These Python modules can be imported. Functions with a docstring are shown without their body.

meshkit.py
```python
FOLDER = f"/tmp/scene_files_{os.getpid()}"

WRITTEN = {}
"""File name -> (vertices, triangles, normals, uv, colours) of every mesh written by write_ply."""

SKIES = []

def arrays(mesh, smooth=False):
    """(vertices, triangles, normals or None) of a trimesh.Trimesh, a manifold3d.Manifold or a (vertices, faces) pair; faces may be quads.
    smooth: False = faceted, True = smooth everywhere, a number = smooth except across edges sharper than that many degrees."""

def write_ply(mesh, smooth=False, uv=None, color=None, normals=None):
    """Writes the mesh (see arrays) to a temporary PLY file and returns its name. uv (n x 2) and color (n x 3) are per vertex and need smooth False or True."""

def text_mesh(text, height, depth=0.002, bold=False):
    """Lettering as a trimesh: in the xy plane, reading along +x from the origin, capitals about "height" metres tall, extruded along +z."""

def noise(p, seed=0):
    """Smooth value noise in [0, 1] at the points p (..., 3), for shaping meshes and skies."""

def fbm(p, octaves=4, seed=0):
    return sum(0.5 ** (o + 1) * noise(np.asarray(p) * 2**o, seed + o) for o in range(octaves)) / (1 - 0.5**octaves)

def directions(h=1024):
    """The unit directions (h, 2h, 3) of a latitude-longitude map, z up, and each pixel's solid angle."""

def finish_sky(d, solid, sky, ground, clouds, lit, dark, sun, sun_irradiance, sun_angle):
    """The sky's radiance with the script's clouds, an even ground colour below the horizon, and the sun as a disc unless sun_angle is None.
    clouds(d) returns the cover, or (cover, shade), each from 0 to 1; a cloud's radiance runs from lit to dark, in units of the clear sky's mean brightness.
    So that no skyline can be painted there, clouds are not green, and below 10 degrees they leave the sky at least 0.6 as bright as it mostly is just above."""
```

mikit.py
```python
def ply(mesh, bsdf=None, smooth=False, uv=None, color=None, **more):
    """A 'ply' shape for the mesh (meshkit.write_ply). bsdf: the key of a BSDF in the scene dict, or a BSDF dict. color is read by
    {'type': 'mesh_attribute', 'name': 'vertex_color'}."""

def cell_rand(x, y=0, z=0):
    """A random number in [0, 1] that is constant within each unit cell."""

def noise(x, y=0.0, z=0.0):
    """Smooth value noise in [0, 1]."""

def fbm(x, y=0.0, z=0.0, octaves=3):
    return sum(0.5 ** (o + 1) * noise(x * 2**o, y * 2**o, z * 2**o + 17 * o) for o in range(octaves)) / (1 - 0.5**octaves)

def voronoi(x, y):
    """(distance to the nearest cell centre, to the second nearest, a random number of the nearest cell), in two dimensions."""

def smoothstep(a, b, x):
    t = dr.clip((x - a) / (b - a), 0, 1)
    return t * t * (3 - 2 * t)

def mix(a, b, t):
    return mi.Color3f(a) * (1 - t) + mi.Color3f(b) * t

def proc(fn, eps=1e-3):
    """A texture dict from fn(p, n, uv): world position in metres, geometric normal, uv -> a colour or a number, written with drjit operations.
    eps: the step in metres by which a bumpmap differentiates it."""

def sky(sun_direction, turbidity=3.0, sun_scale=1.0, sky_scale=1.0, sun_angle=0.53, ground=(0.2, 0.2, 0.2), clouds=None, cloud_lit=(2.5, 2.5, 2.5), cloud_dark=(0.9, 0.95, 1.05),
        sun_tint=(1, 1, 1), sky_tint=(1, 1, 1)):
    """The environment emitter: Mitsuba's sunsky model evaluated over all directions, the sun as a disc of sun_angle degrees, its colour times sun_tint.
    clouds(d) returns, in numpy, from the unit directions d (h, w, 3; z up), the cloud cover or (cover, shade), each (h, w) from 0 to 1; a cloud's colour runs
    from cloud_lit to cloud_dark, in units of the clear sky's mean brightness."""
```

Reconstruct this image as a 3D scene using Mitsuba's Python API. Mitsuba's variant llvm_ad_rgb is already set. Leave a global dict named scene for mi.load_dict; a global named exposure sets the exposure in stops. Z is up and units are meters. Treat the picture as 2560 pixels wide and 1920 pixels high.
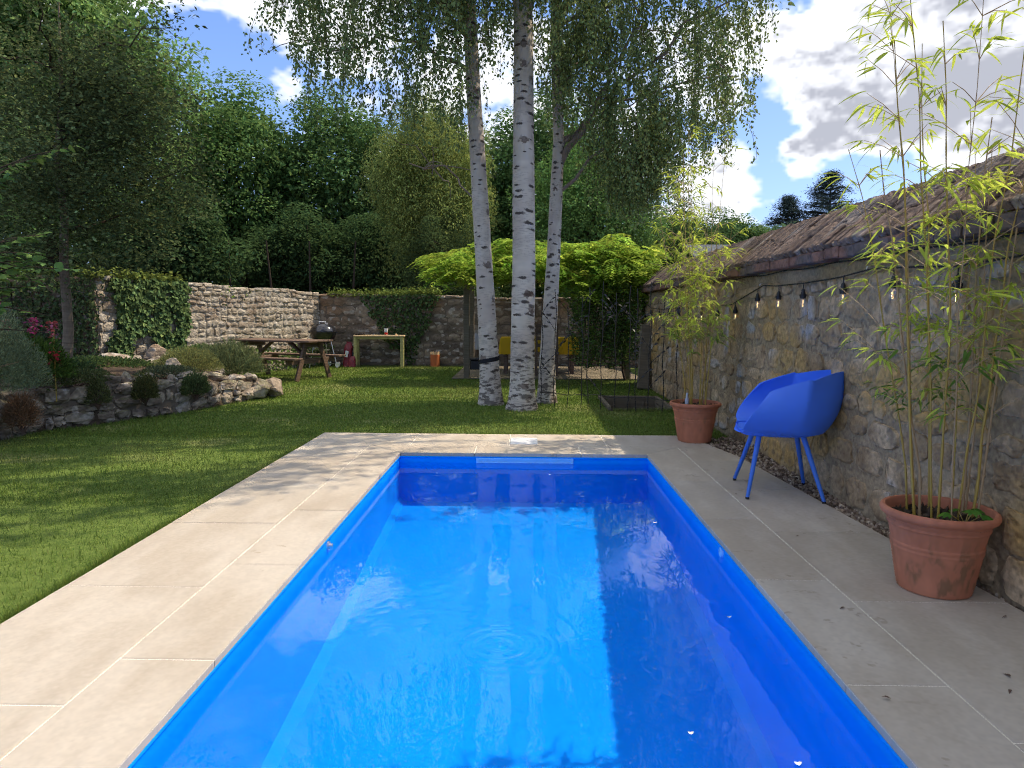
import math
import numpy as np, trimesh, shapely, manifold3d
import shapely.geometry as sg
import drjit as dr
import mitsuba as mi
import mikit, meshkit
from mikit import ply, proc, noise, fbm, voronoi, cell_rand, smoothstep, mix

# ------------------------------------------------------------------ camera, sky, exposure
scene, labels = {}, {}
T = mi.ScalarTransform4f
YAW, PITCH, ROLL, EYE = 0.01756, 0.09953, 0.005626, 1.27
_f = np.array([-math.sin(YAW) * math.cos(PITCH), math.cos(YAW) * math.cos(PITCH), -math.sin(PITCH)])
_r = np.array([math.cos(YAW), math.sin(YAW), 0.0])
_u = np.cross(_r, _f)
_up = -math.sin(ROLL) * _r + math.cos(ROLL) * _u
scene['camera'] = {'type': 'perspective', 'fov': 71.58, 'fov_axis': 'x', 'near_clip': 0.05, 'far_clip': 2000.0,
                   'to_world': T().look_at(origin=[0, 0, EYE], target=[float(_f[0]), float(_f[1]), float(EYE + _f[2])], up=_up.tolist())}
exposure = 2.38


def sky_clouds(d):
    az = np.degrees(np.arctan2(d[..., 0], d[..., 1]))
    el = np.degrees(np.arcsin(np.clip(d[..., 2], -1, 1)))
    s = 1.0 / np.maximum(d[..., 2] + 0.12, 0.1)
    q = np.stack([d[..., 0] * s * 2.2, d[..., 1] * s * 2.2, d[..., 2] * 1.5], -1)
    n = meshkit.fbm(q * 1.3 + 3.7, 6, 5)
    w = meshkit.fbm(np.stack([az * 0.16, el * 0.3, az * 0], -1), 5, 9) - 0.5
    w2 = meshkit.fbm(np.stack([az * 0.5, el * 0.9, az * 0], -1), 5, 23) - 0.5
    field = (n - 0.5) * 2.2

    def blob(a, e, ra, re, k=1.0):
        r2 = ((az - a) / ra) ** 2 + ((el - e) / re) ** 2
        return k * np.exp(-r2 * 0.9)

    def hole(a, e, ra, re, k=1.0):
        return -blob(a, e, ra, re, k)

    f = field * 0.45 + w * 1.3 + w2 * 0.9
    f = f + blob(28, 15, 9.5, 3.6, 1.5) + blob(36, 15, 10, 6, 1.3) + blob(24, 19.5, 7, 2.2, 0.9) + blob(35, 10, 9, 3, 0.5) + blob(33, 21, 8, 3, 0.7)
    f = f + blob(15.5, 9.3, 3.4, 2.2, 1.1) + blob(20.8, 11.9, 2.4, 0.75, 0.9) + blob(20.3, 10.4, 1.5, .6, .8) + blob(17.5, 19, 2.5, 3, 0.6)
    f = f + hole(18.2, 12.6, 1.3, 3.4, 1.0) + hole(26, 9.7, 3.5, 1.6, 1.1) + hole(17, 16.2, 1.0, 2, .4)
    f = f + blob(-29, 21.8, 8, 2.4, 1.2) + blob(-16, 20.5, 4.5, 3.2, 1.3) + blob(-18.8, 16.4, 2.0, 1.0, 1.0) + blob(-36, 18, 6, 4, .7) + hole(-23.5, 17.0, 5, 2.2, 1.2)
    f = f + blob(-2, 15, 14, 8, 0.5)
    w3 = meshkit.fbm(np.stack([az * 1.9, el * 3.0, az * 0], -1), 4, 31) - 0.5
    f = f + w3 * 0.55
    cover = np.clip((f - 0.22) / 0.42, 0, 1) ** 0.9
    high = np.clip((el - 24) / 12, 0, 1)
    cover = cover * (1 - high) + np.clip((n + 0.35 * w - 0.40) / 0.14, 0, 1) * high
    thick = np.clip((f - 0.75) / 0.9, 0, 1)
    under = blob(29, 14.0, 9.5, 2.9, 1.0) + blob(37, 14, 8, 4.5, 0.5) + blob(15, 8.2, 3, 1.2, .7) + blob(30, 20.5, 5, 1.6, .6) + 0.22 * thick
    shade = np.clip(under * np.clip((f - 0.35) / 0.7, 0, 1) + (w2 * 1.6 + w3 * 1.0) * np.clip((f - .3) * 1.5, 0, 1) + high * np.clip((n - 0.55) * 3, 0, 0.7), 0, 1)
    return cover, shade


SUN = np.array([0.655, 0.22, 1.0])
scene['sky'] = mikit.sky(SUN.tolist(), turbidity=3.0, sun_scale=0.68, sky_scale=1.08, clouds=sky_clouds, cloud_lit=(2.5, 2.54, 2.66), cloud_dark=(1.02, 1.06, 1.22),
                         sun_tint=(0.97, 1.0, 1.03), sky_tint=(0.92, 0.93, 1.10))


# ------------------------------------------------------------------ helpers
def key_of(name):
    if name not in scene and name not in labels:
        return name
    i = 1
    while f'{name}_{i:03d}' in scene or f'{name}_{i:03d}' in labels:
        i += 1
    return f'{name}_{i:03d}'


_next = {}


def numbered(name):
    i = _next.get(name, 0)
    _next[name] = i + 1
    return name if i == 0 else f'{name}_{i:03d}'


def thing(name, label, category, group=None):
    k = numbered(name)
    labels[k] = {'label': label, 'category': category, 'kind': 'thing'}
    if group:
        labels[k]['group'] = group
    return k


def put(name, mesh, bsdf, parent=None, smooth=False, color=None, uv=None, label=None, kind=None, **more):
    k = numbered(name if parent is None else f'{parent}__{name}')
    scene[k] = ply(mesh, bsdf, smooth=smooth, uv=uv, color=color, **more)
    if label or kind:
        labels[k] = {}
        if label:
            labels[k]['label'] = label
        if kind:
            labels[k]['kind'] = kind
    return k


def struct(name, mesh, bsdf, smooth=False, label=None, **more):
    k = put(name, mesh, bsdf, None, smooth, **more)
    labels[k] = {'kind': 'structure'}
    if label:
        labels[k]['label'] = label
    return k


def alone(name, mesh, bsdf, label, category, smooth=False, group=None, **more):
    k = put(name, mesh, bsdf, None, smooth, **more)
    labels[k] = {'label': label, 'category': category}
    if group:
        labels[k]['group'] = group
    return k


def join(parts):
    vs, fs, n = [], [], 0
    for m in parts:
        v, f = (np.asarray(m[0], float), np.asarray(m[1], int)) if isinstance(m, tuple) else (np.asarray(m.vertices), np.asarray(m.faces))
        if f.shape[1] == 4:
            f = np.vstack([f[:, [0, 1, 2]], f[:, [0, 2, 3]]])
        vs.append(v)
        fs.append(f + n)
        n += len(v)
    return np.vstack(vs), np.vstack(fs)


def bevel_box(sx, sy, sz, b=0.004):
    """A box centred on the origin with chamfered edges."""
    b = min(b, sx * 0.4, sy * 0.4, sz * 0.4)
    h = np.array([sx, sy, sz]) / 2
    pts = []
    for s in np.array(np.meshgrid([-1, 1], [-1, 1], [-1, 1])).T.reshape(-1, 3):
        for a in range(3):
            q = h - b
            q = q.copy()
            q[a] = h[a]
            pts.append(s * q)
    return trimesh.convex.convex_hull(np.array(pts))


def rot(v, z=0.0, y=0.0, x=0.0):
    cx, sx, cy, sy, cz, sz = math.cos(x), math.sin(x), math.cos(y), math.sin(y), math.cos(z), math.sin(z)
    M = np.array([[cz, -sz, 0], [sz, cz, 0], [0, 0, 1]]) @ np.array([[cy, 0, sy], [0, 1, 0], [-sy, 0, cy]]) @ np.array([[1, 0, 0], [0, cx, -sx], [0, sx, cx]])
    return np.asarray(v) @ M.T


def box(sx, sy, sz, at=(0, 0, 0), z=0.0, y=0.0, x=0.0, b=0.004):
    m = bevel_box(sx, sy, sz, b)
    return rot(m.vertices, z, y, x) + np.asarray(at, float), np.asarray(m.faces)


def beam(p0, p1, w, h, up=(0, 0, 1), b=0.004):
    """A chamfered bar from p0 to p1, w wide, h high (along up)."""
    p0, p1 = np.asarray(p0, float), np.asarray(p1, float)
    d = p1 - p0
    L = np.linalg.norm(d)
    d /= L
    s = np.cross(up, d)
    s /= np.linalg.norm(s)
    n = np.cross(d, s)
    m = bevel_box(L, w, h, b)
    return np.asarray(m.vertices) @ np.stack([d, s, n]) + (p0 + p1) / 2, np.asarray(m.faces)


def tube(pts, radii, n=8, cap=True, want_uv=False):
    pts = np.asarray(pts, float)
    radii = np.broadcast_to(np.asarray(radii, float), (len(pts),))
    t = np.gradient(pts, axis=0)
    t /= np.linalg.norm(t, axis=1, keepdims=True) + 1e-12
    a = np.array([0, 1.0, 0]) if abs(t[0][1]) < 0.9 else np.array([1.0, 0, 0])
    rings, uvs = [], []
    ang = np.arange(n) * 2 * np.pi / n
    if want_uv:
        ang = np.linspace(0, 2 * np.pi, n + 1)
    s = np.concatenate([[0], np.cumsum(np.linalg.norm(np.diff(pts, axis=0), axis=1))])
    for i in range(len(pts)):
        a = a - t[i] * (a @ t[i])
        a /= np.linalg.norm(a) + 1e-12
        b = np.cross(t[i], a)
        rings.append(pts[i] + radii[i] * (np.cos(ang)[:, None] * a + np.sin(ang)[:, None] * b))
        uvs.append(np.stack([ang / (2 * np.pi), np.full(len(ang), s[i])], 1))
    m = len(ang)
    v = np.vstack(rings)
    i, j = np.meshgrid(np.arange(len(pts) - 1), np.arange(m if not want_uv else m - 1), indexing='ij')
    i, j = i.ravel(), j.ravel()
    k = (j + 1) % m
    f = np.vstack([np.stack([i * m + j, i * m + k, (i + 1) * m + k], 1), np.stack([i * m + j, (i + 1) * m + k, (i + 1) * m + j], 1)])
    if want_uv:
        return (v, f), np.vstack(uvs)
    if cap:
        v = np.vstack([v, pts[0], pts[-1]])
        q = np.arange(m)
        f = np.vstack([f, np.stack([q * 0 + len(v) - 2, (q + 1) % m, q], 1), np.stack([q * 0 + len(v) - 1, (len(pts) - 1) * m + q, (len(pts) - 1) * m + (q + 1) % m], 1)])
    return v, f


def lathe(profile, at=(0, 0, 0), n=48):
    """profile: list of (r, z) from the axis outwards; the surface turns about z."""
    p = np.asarray(profile, float)
    ang = np.arange(n) * 2 * np.pi / n
    v = np.stack([p[:, 0, None] * np.cos(ang), p[:, 0, None] * np.sin(ang), np.repeat(p[:, 1, None], n, 1)], -1).reshape(-1, 3)
    i, j = np.meshgrid(np.arange(len(p) - 1), np.arange(n), indexing='ij')
    i, j = i.ravel(), j.ravel()
    k = (j + 1) % n
    f = np.vstack([np.stack([i * n + j, i * n + k, (i + 1) * n + k], 1), np.stack([i * n + j, (i + 1) * n + k, (i + 1) * n + j], 1)])
    return v + np.asarray(at, float), f


def rings_fat(profile, at=(0, 0, 0), n=48):
    return lathe(profile, at, n)


def prism(poly, z0, z1, b=0.003):
    """A flat slab over a convex polygon (n x 2, anticlockwise), its upper edge chamfered."""
    P = np.asarray(poly, float)
    c = P.mean(0)
    d = P - c
    ins = c + d * (1 - b * 1.6 / np.maximum(np.linalg.norm(d, axis=1, keepdims=True), 1e-6))
    n = len(P)
    v = np.vstack([np.c_[P, np.full(n, z0)], np.c_[P, np.full(n, z1 - b)], np.c_[ins, np.full(n, z1)]])
    f = []
    for i in range(n):
        j = (i + 1) % n
        for o in (0, n):
            f += [[o + i, o + j, o + n + j], [o + i, o + n + j, o + n + i]]
    for i in range(1, n - 1):
        f.append([2 * n, 2 * n + i, 2 * n + i + 1])
    return v, np.array(f)


def grid(nu, nv):
    i, j = np.meshgrid(np.arange(nu - 1), np.arange(nv - 1), indexing='ij')
    i, j = i.ravel(), j.ravel()
    return np.vstack([np.stack([i * nv + j, (i + 1) * nv + j, (i + 1) * nv + j + 1], 1), np.stack([i * nv + j, (i + 1) * nv + j + 1, i * nv + j + 1], 1)])


def flat(poly, z):
    v, f = trimesh.creation.triangulate_polygon(poly, engine='earcut')
    return np.c_[v, np.full(len(v), z)], np.asarray(f)


def unit(v):
    return v / (np.linalg.norm(v, axis=-1, keepdims=True) + 1e-12)


# leaves: every leaf is a folded rhombus (two triangles) or a longer blade
def leaf_cards(P, axis, normal, L, W, col, fold=0.12):
    n = len(P)
    axis = unit(axis)
    normal = unit(normal - axis * (normal * axis).sum(-1, keepdims=True))
    side = np.cross(axis, normal)
    L, W = np.broadcast_to(L, n)[:, None], np.broadcast_to(W, n)[:, None]
    mid = P + axis * L * 0.45
    v = np.stack([P, mid - side * W / 2 + normal * W * fold, P + axis * L - normal * L * 0.06, mid + side * W / 2 + normal * W * fold], 1).reshape(-1, 3)
    o = np.arange(n)[:, None] * 4
    f = np.concatenate([o + [0, 1, 2], o + [0, 2, 3]])
    return v, f, np.repeat(np.clip(col, 0.002, 0.9), 4, 0)


def blade_leaves(P, axis, normal, L, W, col, bend=0.5, m=5):
    """Long lance leaves that bend down: m cross rows each."""
    n = len(P)
    axis = unit(axis)
    normal = unit(normal - axis * (normal * axis).sum(-1, keepdims=True))
    side = np.cross(axis, normal)
    L, W = np.broadcast_to(L, n)[:, None], np.broadcast_to(W, n)[:, None]
    rows = []
    for k in range(m):
        t = k / (m - 1)
        w = math.sin(math.pi * min(1, (t * 0.93 + 0.04)) ** 0.75) * 0.5
        c = P + axis * L * t - normal * L * bend * t * t * 0.45
        rows += [c - side * W * w + normal * W * 0.12 * (w > .2), c + side * W * w + normal * W * 0.12 * (w > .2)]
    v = np.stack(rows, 1).reshape(-1, 3)
    o = np.arange(n)[:, None] * 2 * m
    f = np.concatenate([x for k in range(m - 1) for x in (o + [2 * k, 2 * k + 1, 2 * k + 3], o + [2 * k, 2 * k + 3, 2 * k + 2])])
    return v, f, np.repeat(np.clip(col, 0.002, 0.9), 2 * m, 0)


def merge_leaves(parts):
    vs, fs, cs, n = [], [], [], 0
    for v, f, c in parts:
        vs.append(v)
        fs.append(f + n)
        cs.append(c)
        n += len(v)
    return np.vstack(vs), np.vstack(fs), np.vstack(cs)


def tint(rng, n, base, spread=0.25, hue=0.12):
    b = np.asarray(base, float)
    k = np.exp(rng.normal(0, spread, (n, 1)))
    h = 1 + rng.normal(0, hue, (n, 1)) * np.array([[1.0, 0.25, -0.3]])
    return b * k * np.clip(h, 0.3, 2)


def sheet(rng, centers, per, spread, L, W, col, droop=0.3, flat_=0.5, var=0.25, up=1.0, clump_var=0.22, out=None):
    """Leaves in clumps about the centres."""
    n = len(centers)
    C = np.repeat(centers, per, 0)
    N = len(C)
    P = C + rng.normal(0, 1, (N, 3)) * np.asarray(spread) * np.array([1, 1, flat_])
    a = rng.uniform(0, 2 * np.pi, N)
    ax = np.stack([np.cos(a), np.sin(a), rng.normal(-droop, 0.35, N)], 1)
    if out is not None:
        ax = ax + 0.8 * unit(C - out)
    nr = rng.normal(0, 0.55, (N, 3)) + np.array([0, 0, up])
    ck = np.repeat(np.exp(rng.normal(0, clump_var, (n, 1))), per, 0)
    return leaf_cards(P, ax, nr, L * rng.uniform(0.65, 1.25, N), W * rng.uniform(0.7, 1.2, N), tint(rng, N, col, var) * ck)


def put_leaves(name, parts, parent=None, bsdf='leaf', **more):
    v, f, c = merge_leaves(parts) if isinstance(parts, list) else parts
    return put(name, (v, f), bsdf, parent, color=c, **more)


def ellipsoid_points(rng, n, center, radii, inner=0.45, gaps=0.0, scale=1.0, seed=1, lower=-1.0):
    out = []
    while sum(map(len, out)) < n:
        d = unit(rng.normal(0, 1, (n * 2, 3)))
        r = rng.uniform(inner ** 3, 1, (n * 2, 1)) ** (1 / 3)
        q = d * r
        q = q[q[:, 2] > lower]
        wob = 1 + 0.5 * (meshkit.fbm(unit(q) * 2.3 + seed * 7.1, 3, seed) - 0.5)
        q = q * wob[:, None]
        p = np.asarray(center) + q * np.asarray(radii)
        if gaps > 0:
            p = p[meshkit.fbm(p / scale, 3, seed + 3) > gaps]
        out.append(p)
    return np.vstack(out)[:n]


# ------------------------------------------------------------------ materials
def two(b):
    return {'type': 'twosided', 'bsdf': b}


def rgb(*c):
    return {'type': 'rgb', 'value': list(c)}


def solid(name, c, rough=0.6, spec=0.4, **k):
    scene[name] = two({'type': 'principled', 'base_color': c if isinstance(c, dict) else rgb(*c), 'roughness': rough, 'specular': spec, **k})


def bumpy(name, c, h, scale=1.0, rough=0.8, spec=0.3, eps=1e-3, **k):
    scene[name] = two({'type': 'bumpmap', 'arbitrary': proc(h, eps), 'scale': scale,
                       'bsdf': {'type': 'principled', 'base_color': c if isinstance(c, dict) else rgb(*c), 'roughness': rough, 'specular': spec, **k}})


def stone_rubble(p, n, uv):
    a = fbm(p.x * 5.1 + 3.0, p.y * 5.1, p.z * 6.3, 2)
    b = fbm(p.x * 26, p.y * 26, p.z * 26, 3)
    c = mix((0.27, 0.22, 0.155), (0.45, 0.395, 0.31), smoothstep(0.25, 0.75, a))
    c = mix(c, (0.22, 0.155, 0.105), smoothstep(0.55, 0.75, noise(p.x * 3.1, p.y * 3.1 + 9, p.z * 4.1)) * 0.6)
    c = mix(c, (0.52, 0.48, 0.41), smoothstep(0.58, 0.72, noise(p.x * 9 + 4, p.y * 9, p.z * 9)) * 0.45)
    return c * (0.55 + 0.9 * b)


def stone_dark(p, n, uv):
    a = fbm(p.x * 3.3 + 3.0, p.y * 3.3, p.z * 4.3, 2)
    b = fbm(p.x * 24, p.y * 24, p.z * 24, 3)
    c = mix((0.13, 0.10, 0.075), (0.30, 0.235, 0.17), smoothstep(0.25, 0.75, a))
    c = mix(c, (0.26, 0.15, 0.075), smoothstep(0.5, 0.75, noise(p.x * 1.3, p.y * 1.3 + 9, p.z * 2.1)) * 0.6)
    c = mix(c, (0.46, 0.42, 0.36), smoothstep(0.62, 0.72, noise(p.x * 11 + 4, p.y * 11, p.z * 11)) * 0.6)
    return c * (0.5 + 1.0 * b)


def stone_ochre(p, n, uv):
    a = fbm(p.y * 2.6 + 3.0, p.z * 3.6, p.x * 2.0, 2)
    b = fbm(p.y * 42, p.z * 42, p.x * 42, 3)
    m = fbm(p.y * 13, p.z * 13, p.x * 13, 2)
    c = mix((0.29, 0.195, 0.105), (0.48, 0.35, 0.21), smoothstep(0.3, 0.7, a))
    c = mix(c, (0.44, 0.27, 0.085), smoothstep(0.52, 0.74, noise(p.y * 1.7 + 5, p.z * 2.4, p.x)) * 0.75)
    c = mix(c, (0.42, 0.41, 0.39), smoothstep(0.60, 0.74, noise(p.y * 3.6 + 2, p.z * 4.2, p.x * 3)) * 0.7)
    c = mix(c, (0.11, 0.09, 0.07), smoothstep(0.60, 0.75, m) * 0.55)
    return c * (0.42 + 1.15 * b)


def mortar_ochre(p, n, uv):
    b = fbm(p.y * 50, p.z * 50, p.x * 50, 3)
    c = mix((0.25, 0.18, 0.105), (0.38, 0.29, 0.18), fbm(p.y * 4, p.z * 4, p.x, 2))
    c = mix(c, (0.36, 0.24, 0.10), smoothstep(0.52, 0.75, noise(p.y * 1.7 + 5, p.z * 2.4, p.x)) * 0.7)
    return c * (0.4 + 1.2 * b)


def grain_height(p, n, uv):
    return fbm(p.x * 38, p.y * 38, p.z * 38, 3) * 0.02


def grain_coarse(p, n, uv):
    return fbm(p.x * 20, p.y * 20, p.z * 20, 4) * 0.06


bumpy('stone_pale', proc(stone_rubble), grain_height)
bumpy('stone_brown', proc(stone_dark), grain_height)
bumpy('stone_ochre', proc(stone_ochre), grain_coarse)
def rock_colour(p, n, uv):
    a = fbm(p.x * 6, p.y * 6, p.z * 7, 3)
    b = fbm(p.x * 30, p.y * 30, p.z * 30, 3)
    c = mix((0.17, 0.13, 0.095), (0.38, 0.315, 0.235), smoothstep(0.3, 0.7, a))
    c = mix(c, (0.50, 0.46, 0.40), smoothstep(0.6, 0.72, noise(p.x * 12, p.y * 12, p.z * 12)) * 0.5)
    moss = smoothstep(0.2, 0.8, n.z) * smoothstep(0.42, 0.6, fbm(p.x * 8 + 5, p.y * 8, p.z * 8, 2))
    c = mix(c, (0.10, 0.105, 0.035), moss * 0.6)
    return c * (0.5 + 1.0 * b)


bumpy('rock_face', proc(rock_colour), grain_coarse)
solid('bark_grey', (0.24, 0.19, 0.155), 0.85, 0.2)
bumpy('mortar_ochre', proc(mortar_ochre), grain_coarse)
bumpy('mortar_pale', (0.42, 0.37, 0.29), grain_height)
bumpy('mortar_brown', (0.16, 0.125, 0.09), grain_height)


def paving_colour(p, n, uv):
    a = fbm(p.x * 1.6, p.y * 1.1, 0.0, 3)
    b = fbm(p.x * 9 + 3, p.y * 3.4, 2.0, 3)
    s = fbm(p.x * 60, p.y * 60, 0.0, 2)
    c = mix((0.485, 0.42, 0.335), (0.57, 0.51, 0.425), smoothstep(0.3, 0.7, a * 0.5 + b * 0.5))
    spot = smoothstep(0.80, 0.88, noise(p.x * 14, p.y * 16, 4.0)) * smoothstep(0.45, 0.75, noise(p.x * 50, p.y * 60, 1.0)) * smoothstep(0.5, 0.65, noise(p.x * 1.7, p.y * 1.7, 9.0))
    c = mix(c, (0.26, 0.19, 0.14), spot * 0.4)
    return c * (0.93 + 0.14 * s)


paving_grain = lambda p, n, uv: fbm(p.x * 45, p.y * 45, 0.0, 3) * 0.002
for _i, _k in enumerate(((0.80, 0.80, 0.79), (0.755, 0.74, 0.715), (0.835, 0.825, 0.80))):
    bumpy(f'paving_stone_{_i}', proc(lambda p, n, uv, k=_k: paving_colour(p, n, uv) * mi.Color3f(*k)), paving_grain, rough=0.62, spec=0.25)
solid('grout_pale', (0.70, 0.65, 0.56), 0.8, 0.2)


def liner_colour(p, n, uv):
    a = fbm(p.x * 3, p.y * 3, p.z * 3, 2)
    return mix((0.0015, 0.25, 0.78), (0.002, 0.29, 0.85), a)


solid('pool_liner', proc(liner_colour), 0.6, 0.04)
solid('pool_fitting', (0.22, 0.50, 0.82), 0.3, 0.5)
scene['water_sheet'] = {'type': 'thindielectric', 'int_ior': 1.27, 'ext_ior': 1.0, 'specular_reflectance': rgb(0.61, 0.64, 0.66), 'specular_transmittance': rgb(0.86, 0.95, 1.0)}


def soil_colour(p, n, uv):
    b = fbm(p.x * 18, p.y * 18, p.z * 18, 4)
    return mix((0.035, 0.025, 0.017), (0.13, 0.095, 0.065), b)


bumpy('soil', proc(soil_colour), grain_coarse, rough=0.95, spec=0.1)


def turf_colour(p, n, uv):
    b = fbm(p.x * 40, p.y * 40, 0.0, 3)
    a = fbm(p.x * 1.3, p.y * 1.3, 0.0, 3)
    c = mix((0.05, 0.085, 0.015), (0.115, 0.155, 0.036), b)
    return mix(c, (0.27, 0.25, 0.11), smoothstep(0.52, 0.75, a) * 0.35)


solid('turf', proc(turf_colour), 0.9, 0.1)


def brick_colour(p, n, uv):
    r = cell_rand(p.y / 0.225, 0.0, 1.0)
    b = fbm(p.x * 30, p.y * 30, p.z * 30, 3)
    c = mix((0.17, 0.095, 0.07), (0.26, 0.135, 0.095), r)
    c = mix(c, (0.11, 0.10, 0.095), smoothstep(0.45, 0.7, noise(p.y * 2.2, p.z * 9, 0.0)) * 0.75)
    return c * (0.45 + 1.1 * b)


def coping_colour(p, n, uv):
    r = cell_rand(p.y / 0.072, p.x * 4.5, 1.0)
    b = fbm(p.x * 28, p.y * 34, p.z * 28, 3)
    c = mix((0.135, 0.09, 0.066), (0.27, 0.19, 0.14), r)
    c = mix(c, (0.42, 0.37, 0.32), smoothstep(0.62, 0.8, noise(p.y * 9 + 3, p.x * 3, p.z * 3)) * 0.5)
    c = mix(c, (0.07, 0.06, 0.058), smoothstep(0.55, 0.75, noise(p.y * 3, p.x * 5, p.z * 5)) * 0.55)
    return c * (0.45 + 1.1 * b)


bumpy('old_brick', proc(brick_colour), grain_height)
bumpy('coping_tile', proc(coping_colour), grain_coarse)


def terracotta_colour(p, n, uv):
    a = fbm(p.x * 7, p.y * 7, p.z * 2.2, 3)
    b = fbm(p.x * 40, p.y * 40, p.z * 16, 3)
    c = mix((0.37, 0.125, 0.062), (0.50, 0.20, 0.115), a)
    st = smoothstep(0.5, 0.66, fbm(p.x * 17 + 2, p.y * 17, p.z * 3.5, 3)) * smoothstep(0.36, 0.14, p.z) * smoothstep(0.35, 0.6, b)
    return mix(c, (0.14, 0.09, 0.045), st * 0.7) * (0.85 + 0.3 * b)


bumpy('terracotta', proc(terracotta_colour), lambda p, n, uv: fbm(p.x * 60, p.y * 60, p.z * 60, 2) * 0.002, rough=0.75, spec=0.25)


def wood_fn(dark, light, f=1.0):
    def fn(p, n, uv):
        g = fbm(p.x * 6 * f + p.z * 50, p.y * 6 * f + p.z * 20, p.z * 30, 3)
        return mix(dark, light, g)
    return proc(fn)


solid('brown_wood', wood_fn((0.055, 0.034, 0.022), (0.20, 0.125, 0.08)), 0.6, 0.4)
solid('grey_wood', wood_fn((0.09, 0.072, 0.047), (0.20, 0.165, 0.115)), 0.75, 0.25)
solid('fresh_wood', wood_fn((0.33, 0.30, 0.11), (0.50, 0.45, 0.19)), 0.65, 0.3)
solid('pine_wood', (0.62, 0.44, 0.24), 0.6, 0.3)


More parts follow.
